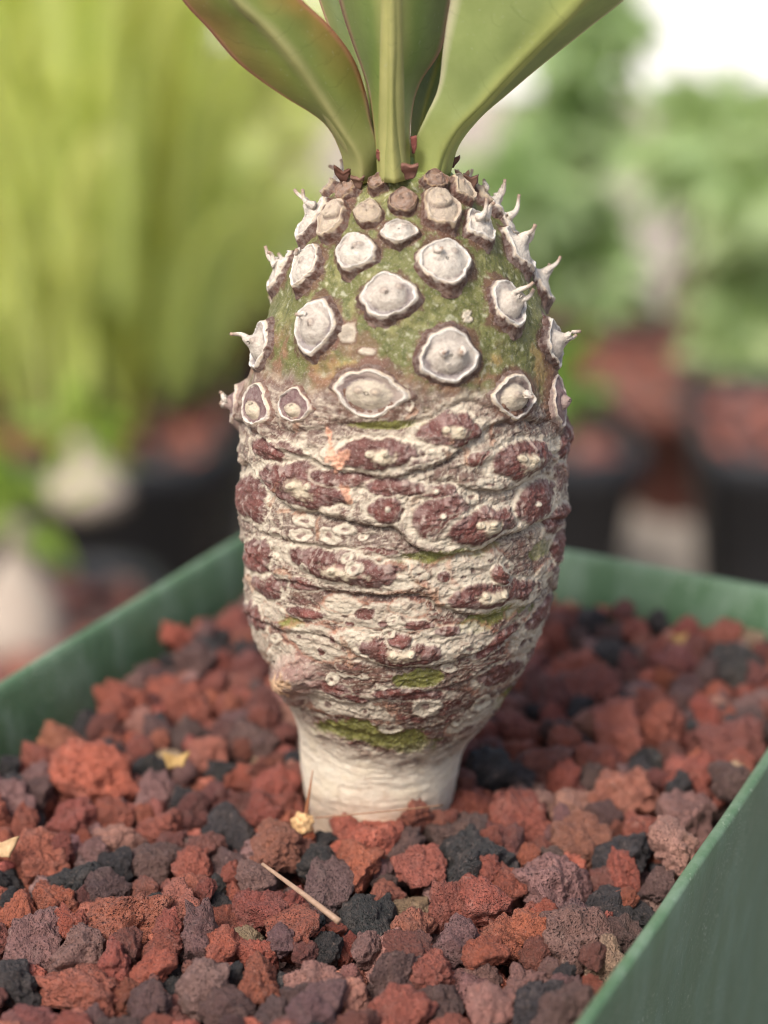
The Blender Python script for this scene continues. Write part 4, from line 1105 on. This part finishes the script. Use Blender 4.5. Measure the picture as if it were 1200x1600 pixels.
def chip(px, py, w, label, seed, c, z=.36):
    """a curled papery flake with a forked end"""
    p = at_z(px, py, z); n, m2 = 14, 9; V_ = []; sc = w * 33 / FPX
    for i in range(n):
        t = i / (n - 1)
        for j in range(m2):
            s_ = -1 + 2 * j / (m2 - 1)
            V_.append((s_ * sc * .5 * (.45 + .55 * t) , -.1 * sc * s_ * s_, sc * (.6 * t - .2 * t ** 2 * (1 - abs(s_)) ) - .25 * sc))
    V_ = np.array(V_); V_ += .05 * sc * np.stack([noise(V_ * 6 + seed), noise(V_ * 6 + 3 + seed), noise(V_ * 6 + 6 + seed)], 1)
    o = obj('dried_petal', make_mesh('dried_petal', V_, grid_faces(m2, n), M['tinted'], np.repeat(np.array(c)[None], len(V_), 0)), None, p)
    o.modifiers.new('thickness', 'SOLIDIFY').thickness = .05 * S
    o.rotation_euler = (-.35, 0, rng.uniform(-.3, .3))
    tag(o, label, 'petal'); return o
chip(275, 1188, 40, 'yellow forked dried petal on the stones by the back wall of the pot', 1, lin(178, 146, 92))
chip(1062, 998, 30, 'small yellow dried petal beside a charcoal stone', 5, lin(176, 142, 90))
chip(2, 1325, 50, 'pale curled dried petal among the stones', 9, lin(190, 160, 120))

# ------------------------------------------------------------------ larger pots and plants on the floor beyond the bench
before_bg = set(bpy.data.objects)
def bg_pot(name, x, y, w, top, label, mat, rot=0.0, plant_label=None):
    """tapered square pot with a rolled rim and gravel, standing on the bench"""
    e = empty(name, (x, y, BENCH_Z)); e.rotation_euler.z = rot
    h = top - BENCH_Z; hw = w / 2; n = 40
    an = np.linspace(0, 2 * np.pi, n, endpoint=False)
    sq = 1 / (np.abs(np.cos(an + .785)) ** 7 + np.abs(np.sin(an + .785)) ** 7) ** (1 / 7)
    sh = np.stack([np.cos(an + .785) * sq, np.sin(an + .785) * sq], 1)
    prof = [(.76, .02), (.80, .3), (.96, h - 1.0), (1.0, h - .95), (1.02, h - .1), (1.0, h), (.95, h), (.93, h - .2), (.90, h - 1.2)]
    V_ = np.vstack([np.c_[sh * hw * s_, np.full(n, z)] for s_, z in prof])
    F = [list(map(int, f)) for f in grid_faces(n, len(prof), True)] + [list(range(n))[::-1]]
    obj('pot_wall', make_mesh('pot_wall', V_, F, mat), e)
    tag(e, label, 'pot')
    # gravel: many small stones as one mass
    Vs, Fs, cs, off = [], [], [], 0
    for k in range(int(w * w * 2.4)):
        P, F = LOW[k % 8]
        sub = rng.uniform(.26, .46); q = Quaternion(rng.normal(size=4)).normalized().to_matrix()
        a, b2 = rng.uniform(-.86, .86, 2) * hw
        Vs.append(P @ np.array(q).T * sub + np.array([a, b2, h - .65 + rng.uniform(-.2, .25)])); Fs.append(F + off); off += len(P)
        cn = str(rng.choice(keys, p=pk)); cs.append(np.repeat((np.array(lin(*SC[cn])) * rng.uniform(.7, 1.1))[None], len(P), 0))
    g_ = obj('gravel', make_mesh('gravel', np.vstack(Vs), np.vstack(Fs), M['gravel'], np.vstack(cs)), e); g_['kind'] = 'stuff'
    return e
LOW = [stone_mesh(700 + k, 2) for k in range(8)]
TOPZ = -3.2
bg_pot('nursery_pot', -9.6, 15.6, 9.4, TOPZ - .8, 'black nursery pot holding a pale bulbous seedling', M['black'], .25)
bg_pot('nursery_pot', -9.2, 31.5, 10.0, TOPZ, 'black nursery pot holding the tall yellow green strap leaves', M['black'], -.12)
bg_pot('nursery_pot', 2.9, 30.5, 9.2, TOPZ, 'black nursery pot holding a low bright green sprig', M['black'], .15)
bg_pot('nursery_pot', 14.4, 31.0, 9.4, TOPZ, 'black nursery pot at the foot of the leafy shrub', M['black'], -.05)
def leaf_cloud(n, ctr, rad_, ln, wd, c1, c2, droop=.3, seed=1, shell=.35):
    r_ = np.random.default_rng(seed); V_, F, cc, off = [], [], [], 0
    for k in range(n):
        d = r_.normal(size=3); d /= np.linalg.norm(d); t = r_.uniform(shell, 1) ** .6
        p = np.array(ctr) + d * t * np.array(rad_) * (1 + .25 * math.sin(5 * d[0] + 3 * d[2] + seed))
        a = d * .8 + r_.normal(size=3) * .6 + np.array([0, 0, .3]); a /= np.linalg.norm(a)
        b_ = np.cross(a, r_.normal(size=3)); b_ /= np.linalg.norm(b_); nn = np.cross(a, b_)
        L = ln * r_.uniform(.6, 1.25); W = wd * r_.uniform(.7, 1.2)
        for t_, w_ in ((0, .12), (.35, .95), (.7, .8), (1, .05)):
            c0 = p + a * L * t_ - np.array([0, 0, droop * L * t_ ** 2])
            V_ += [c0 - b_ * W * w_ * .5 + nn * W * .12, c0 + b_ * W * w_ * .5 + nn * W * .12]
        for q in range(3): F.append([off + 2 * q, off + 2 * q + 1, off + 2 * q + 3, off + 2 * q + 2])
        off += 8
        m_ = np.array(c1) * (1 - (u := r_.random())) + np.array(c2) * u
        cc += [m_] * 8
    return np.array(V_), np.array(F), np.array(cc)
# pale bulb seedlings in the first pot
def bulb(x, y, z, r, h, label, lean=0.0, seed=0):
    e = empty('bulbous_seedling', (x, y, z)); tag(e, label, 'plant')
    n, m2 = 28, 20; V_ = []
    for i in range(n):
        t = i / (n - 1); rr_ = r * (0.55 + .75 * math.sin(math.pi * min(1, t * 1.15 + .12)) ** .8) * (1 - .45 * t)
        for j in range(m2):
            a = 2 * math.pi * j / m2; V_.append((rr_ * math.cos(a) + lean * t, rr_ * math.sin(a), h * t - .6))
    V_ = np.array(V_); V_ += .10 * r * np.stack([noise(V_ * 1.2 + seed), noise(V_ * 1.2 + 5), V_[:, 0] * 0], 1)
    F = [list(map(int, f)) for f in grid_faces(m2, n, True)] + [list(range((n - 1) * m2, n * m2))]
    obj('stem', make_mesh('stem', V_, F, M['cream']), e)
    V_, F, c = leaf_cloud(24, (lean, 0, h - .2), (.8, .8, .6), 1.6, .6, lin(120, 150, 60), lin(160, 180, 80), .2, seed + 3)
    obj('foliage', make_mesh('foliage', V_, F, M['bush'], c), e)
p = at_z(28, 1010, TOPZ - 1.4)
bulb(p[0], p[1], TOPZ - 1.6, 1.0, 4.1, 'cream bulbous seedling stem standing in red gravel', 0.2, 1)
p = at_z(140, 745, TOPZ - .5)
bulb(p[0], p[1], TOPZ - .8, 1.15, 2.1, 'squat cream bulb at the base of the strap leaves', -.2, 5)

# the strap-leaved plant
def strap_mesh(L, W, arch, twist, seed, c1, c2):
    n, m2 = 26, 5; V_, cc = [], []
    r_ = np.random.default_rng(seed)
    x = z = 0.0; ang = r_.uniform(.0, .22); ds = L / (n - 1); sw = r_.uniform(-.25, .25)
    for i in range(n):
        t = i / (n - 1); w = W * (0.55 + .6 * math.sin(math.pi * min(1, t * .9 + .12))) * (1 - t ** 6) * .62
        for j in range(m2):
            s_ = -1 + 2 * j / (m2 - 1)
            V_.append((x - .25 * w * (1 - s_ * s_) * math.cos(ang) , s_ * w * .5 + sw * L * t * t * .5, z + .25 * w * (1 - s_ * s_) * math.sin(ang) * .5))
            cc.append(np.array(c1) * (1 - t) + np.array(c2) * t)
        x += ds * math.sin(ang); z += ds * math.cos(ang); ang += arch / n * (0.05 + 2.0 * t ** 2.2)
    return make_mesh('leaf', np.array(V_), grid_faces(m2, n), M['strap'], np.clip(np.array(cc), .01, .9))
YG1, YG2 = lin(222, 230, 142), lin(236, 240, 160)
SMESH = [strap_mesh(L, W, a, 0, k, c1, c2) for k, (L, W, a, c1, c2) in enumerate([
    (22, 1.3, 2.6, YG1, YG2), (25, 1.4, 2.9, lin(210, 222, 134), YG2), (18, 1.2, 2.2, lin(216, 222, 140), lin(232, 232, 150)), (27, 1.5, 2.5, lin(216, 226, 138), lin(230, 236, 150)),
    (20, 1.2, 3.2, lin(212, 220, 136), lin(234, 232, 160)), (15, 1.1, 2.4, lin(206, 218, 130), lin(226, 232, 146)), (24, 1.6, 3.0, lin(184, 186, 90), lin(214, 212, 120))])]
sp_e = empty('strap_leaved_plant', (-9.8, 32.0, TOPZ - .8)); tag(sp_e, 'tall plant with drooping yellow green strap leaves in a black pot', 'plant')
def strap(dx, dy, dz, mi_, az, tilt, sc_=1.0):
    o = obj('leaf', SMESH[mi_ % 7], sp_e, (dx, dy, dz)); o.rotation_euler = (0, tilt, az); o.scale = (sc_,) * 3
for k in range(295):
    az = rng.uniform(0, 2 * math.pi); rr_ = rng.uniform(0, 5.0)
    strap(rr_ * math.cos(az), rr_ * math.sin(az), rng.uniform(-.3, 9.0), int(rng.integers(7)), az + rng.normal() * .5, rng.uniform(-.25, .25), rng.uniform(.42, .78))
Vt, F = tube(np.array([(0, 0, -.4), (.2, 0, 3), (.1, .2, 7)]), [.9, .7, .4], 14)
obj('stem', make_mesh('stem', Vt, F, M['twig']), sp_e)

def bush(name, x, y, z0, h, rx, n, ln, wd, c1, c2, label, seed, mat_pot=None, potw=0, group=None, stems=4, clumps=5):
    e = empty(name, (x, y, z0)); tag(e, label, 'plant', group)
    r_ = np.random.default_rng(seed); Vs, Fs, cs, off = [], [], [], 0
    for k in range(clumps):
        cz = h * (.06 + .86 * (k + r_.random()) / clumps); cr = rx * r_.uniform(.4, .62)
        V_, F, c = leaf_cloud(n // clumps, (r_.normal() * rx * .45, r_.normal() * rx * .45, cz), (cr, cr, cr * .9), ln, wd, c1, c2, .3, seed * 10 + k, .15)
        Vs.append(V_); Fs.append(F + off); cs.append(c); off += len(V_)
    obj('crown', make_mesh('crown', np.vstack(Vs), np.vstack(Fs), M['bush'], np.vstack(cs)), e)
    for k in range(stems):
        a = r_.uniform(0, 6.28)
        path = np.array([(0.3 * math.cos(a), .3 * math.sin(a), -.3), (rx * .25 * math.cos(a), rx * .25 * math.sin(a), h * .45), (rx * .5 * math.cos(a), rx * .5 * math.sin(a), h * .85)])
        Vt, F = tube(spline(path, 10), np.linspace(.35, .1, 10), 8); obj('trunk', make_mesh('trunk', Vt, F, M['twig']), e)
    return e
G1, G2 = lin(174, 198, 144), lin(206, 218, 166)
D1, D2 = lin(164, 190, 138), lin(194, 210, 158)
bush('green_sprig', 6.2, 31.0, TOPZ - .7, 2.6, 1.9, 60, 1.3, .6, lin(92, 140, 40), lin(124, 166, 56), 'low bright green sprig growing in red gravel', 21, stems=2, clumps=2)
# farther pots of shrubs on the bench
def clay(x, y, w, top, label): return bg_pot('clay_pot', x, y, w, top, label, M['terra'], rng.uniform(-.3, .3))
clay(13.0, 47, 10, -6.2, 'maroon clay pot under the round leafy shrub')
bush('leafy_shrub', 13.0, 47, -7.0, 13.0, 4.6, 900, 2.0, 1.1, G1, G2, 'round leafy green shrub in a maroon clay pot', 31)
clay(23.5, 46, 10, -6.6, 'maroon clay pot under the spreading olive shrub')
bush('leafy_shrub', 23.0, 46, -7.4, 11.5, 4.8, 800, 2.0, 1.0, lin(172, 190, 126), lin(204, 210, 148), 'spreading olive green shrub beside the round shrub', 32)
bg_pot('nursery_pot', 8.2, 60, 9, -7.0, 'black nursery pot under the upright dark green shrub', M['black'])
bush('leafy_shrub', 8.2, 60, -7.8, 15.5, 4.0, 700, 2.2, 1.0, D1, D2, 'upright dark green shrub standing behind the swollen stem', 33)
clay(18.5, 63, 10, -7.2, 'maroon clay pot under the tallest shrub')
bush('leafy_shrub', 18.5, 63, -8.0, 12.0, 4.4, 300, 2.4, 1.0, G1, lin(150, 172, 96), 'tall loose shrub with gaps showing the white wall', 34)
bg_pot('nursery_pot', 30.0, 62, 10, -7.2, 'black nursery pot under the shrub at the bench end', M['black'])
bush('leafy_shrub', 30.0, 62, -8.0, 12.0, 4.6, 420, 2.2, 1.0, D1, G2, 'mid green shrub farthest along the bench', 35)
clay(-6.5, 62, 10, -4.2, 'maroon clay pot under the pale yellow shrub')
bush('leafy_shrub', -6.5, 62, -5.0, 18.0, 5.0, 420, 2.6, 1.0, lin(218, 224, 152), lin(234, 236, 175), 'pale yellow green shrub behind the strap leaves', 36)
clay(-18.5, 60, 11, -4.2, 'maroon clay pot under the wide lime shrub')
bush('leafy_shrub', -18.5, 60, -5.0, 19.0, 7.0, 520, 3.0, 1.2, lin(218, 226, 150), lin(232, 236, 170), 'wide lime green shrub behind the strap leaves', 37)
clay(-10.5, 46, 10, -7.0, 'maroon clay pot under the dense lime shrub')
bush('leafy_shrub', -10.5, 46, -7.8, 17.0, 5.5, 420, 3.0, 1.3, lin(220, 228, 150), lin(234, 240, 170), 'dense lime shrub straight behind the strap leaves', 39, clumps=7)
clay(-21, 33, 9.5, -3.4, 'maroon clay pot beside the strap leaved plant')
bush('leafy_shrub', -21, 33, -4.2, 9.0, 4.5, 420, 2.0, .9, lin(130, 150, 60), lin(170, 184, 80), 'low lime shrub beside the strap leaved plant', 38)

# these are full-size nursery plants: sizes above are written at 1 : 3.2, and the floor is that much lower than the bench
KB = (FLOOR_Z - CAM[2]) / (BENCH_Z - CAM[2])
for o in set(bpy.data.objects) - before_bg:
    if o.parent is None:
        l = np.array(o.location) / S
        o.location = Vector((CAM + (l - CAM) * KB) * S); o.scale = (KB,) * 3

# ------------------------------------------------------------------ sort the stones: the ones that show largest stay single
bpy.context.view_layer.update()
dg = bpy.context.evaluated_depsgraph_get()
seen = {}
names = {o.name: k for k, o in enumerate(stone_obs)}
org = Vector(CAM * S)
for yy_ in np.arange(840, 1600, 5.0):
    for xx_ in np.arange(0, 1200, 5.0):
        okk, loc, nn, ii, ob, mt = scene.ray_cast(dg, org, Vector(pray(xx_, yy_)).normalized())
        if okk and ob.name in names: k = names[ob.name]; seen[k] = seen.get(k, 0) + 1
LOW3 = [stone_mesh(640 + k, 4) for k in range(8)]
order = sorted(seen, key=lambda k: -seen[k])
single = set(order[:300])
Vs, Fs, cs, off = [], [], [], 0
for k, o in enumerate(stone_obs):
    if k in single: continue
    P, F = (LOW3 if k in seen else LOW)[k % 8]
    mw = np.array(o.matrix_world)
    Vs.append((P * S) @ mw[:3, :3].T / S + mw[:3, 3] / S); Fs.append(F + off); off += len(P)
    cs.append(np.repeat(np.array(o.color[:3])[None], len(P), 0))
    bpy.data.objects.remove(o)
if Vs:
    g_ = obj('lava_gravel', make_mesh('lava_gravel', np.vstack(Vs), np.vstack(Fs), M['gravel'], np.vstack(cs)))
    tag(g_, 'mass of smaller lava stones filling the green pot', 'gravel', kind='stuff')
SN = dict(rust='rust', red='brick', brick='maroon', mauve='mauve', plum='plum', black='charcoal', tan='tan', salmon='salmon', orange='orange')
WN = ['by the far wall', 'by the slanting near wall', 'by the front wall', 'by the long wall']
for k in order[:300]:
    o = stone_obs[k]; x, y, z, r, c, cn, hand = stones[k]
    size = 'big' if r > .5 else ('small' if r < .33 else 'middling')
    wd_ = wall_dist(x, y); mi_ = int(np.argmin(wd_)); d0 = math.hypot(x, y)
    near = sorted((q for q in order[:300] if q != k), key=lambda q: (stones[q][0] - x) ** 2 + (stones[q][1] - y) ** 2)[:9]
    n1_ = SN[stones[near[0]][5]]; n2_ = next((SN[stones[q][5]] for q in near[1:] if SN[stones[q][5]] != n1_), n1_)
    if d0 < 2.0: where = 'at the stem foot'
    elif wd_[mi_] < 1.6 and mi_ != 2: where = WN[mi_]
    elif d0 < 3.6: where = 'near the stem'
    elif y > 2: where = 'well behind the stem'
    elif x < 0: where = 'on the dry stick side'
    else: where = 'between stem and slanting wall'
    tag(o, f'{size} {CN[cn]} lava stone between {n1_} and {n2_} ones, {where}', 'stone', f'{CN[cn]} lava stones in the green pot')
print('stones', len(stones), 'seen', len(seen), 'single', len(single))
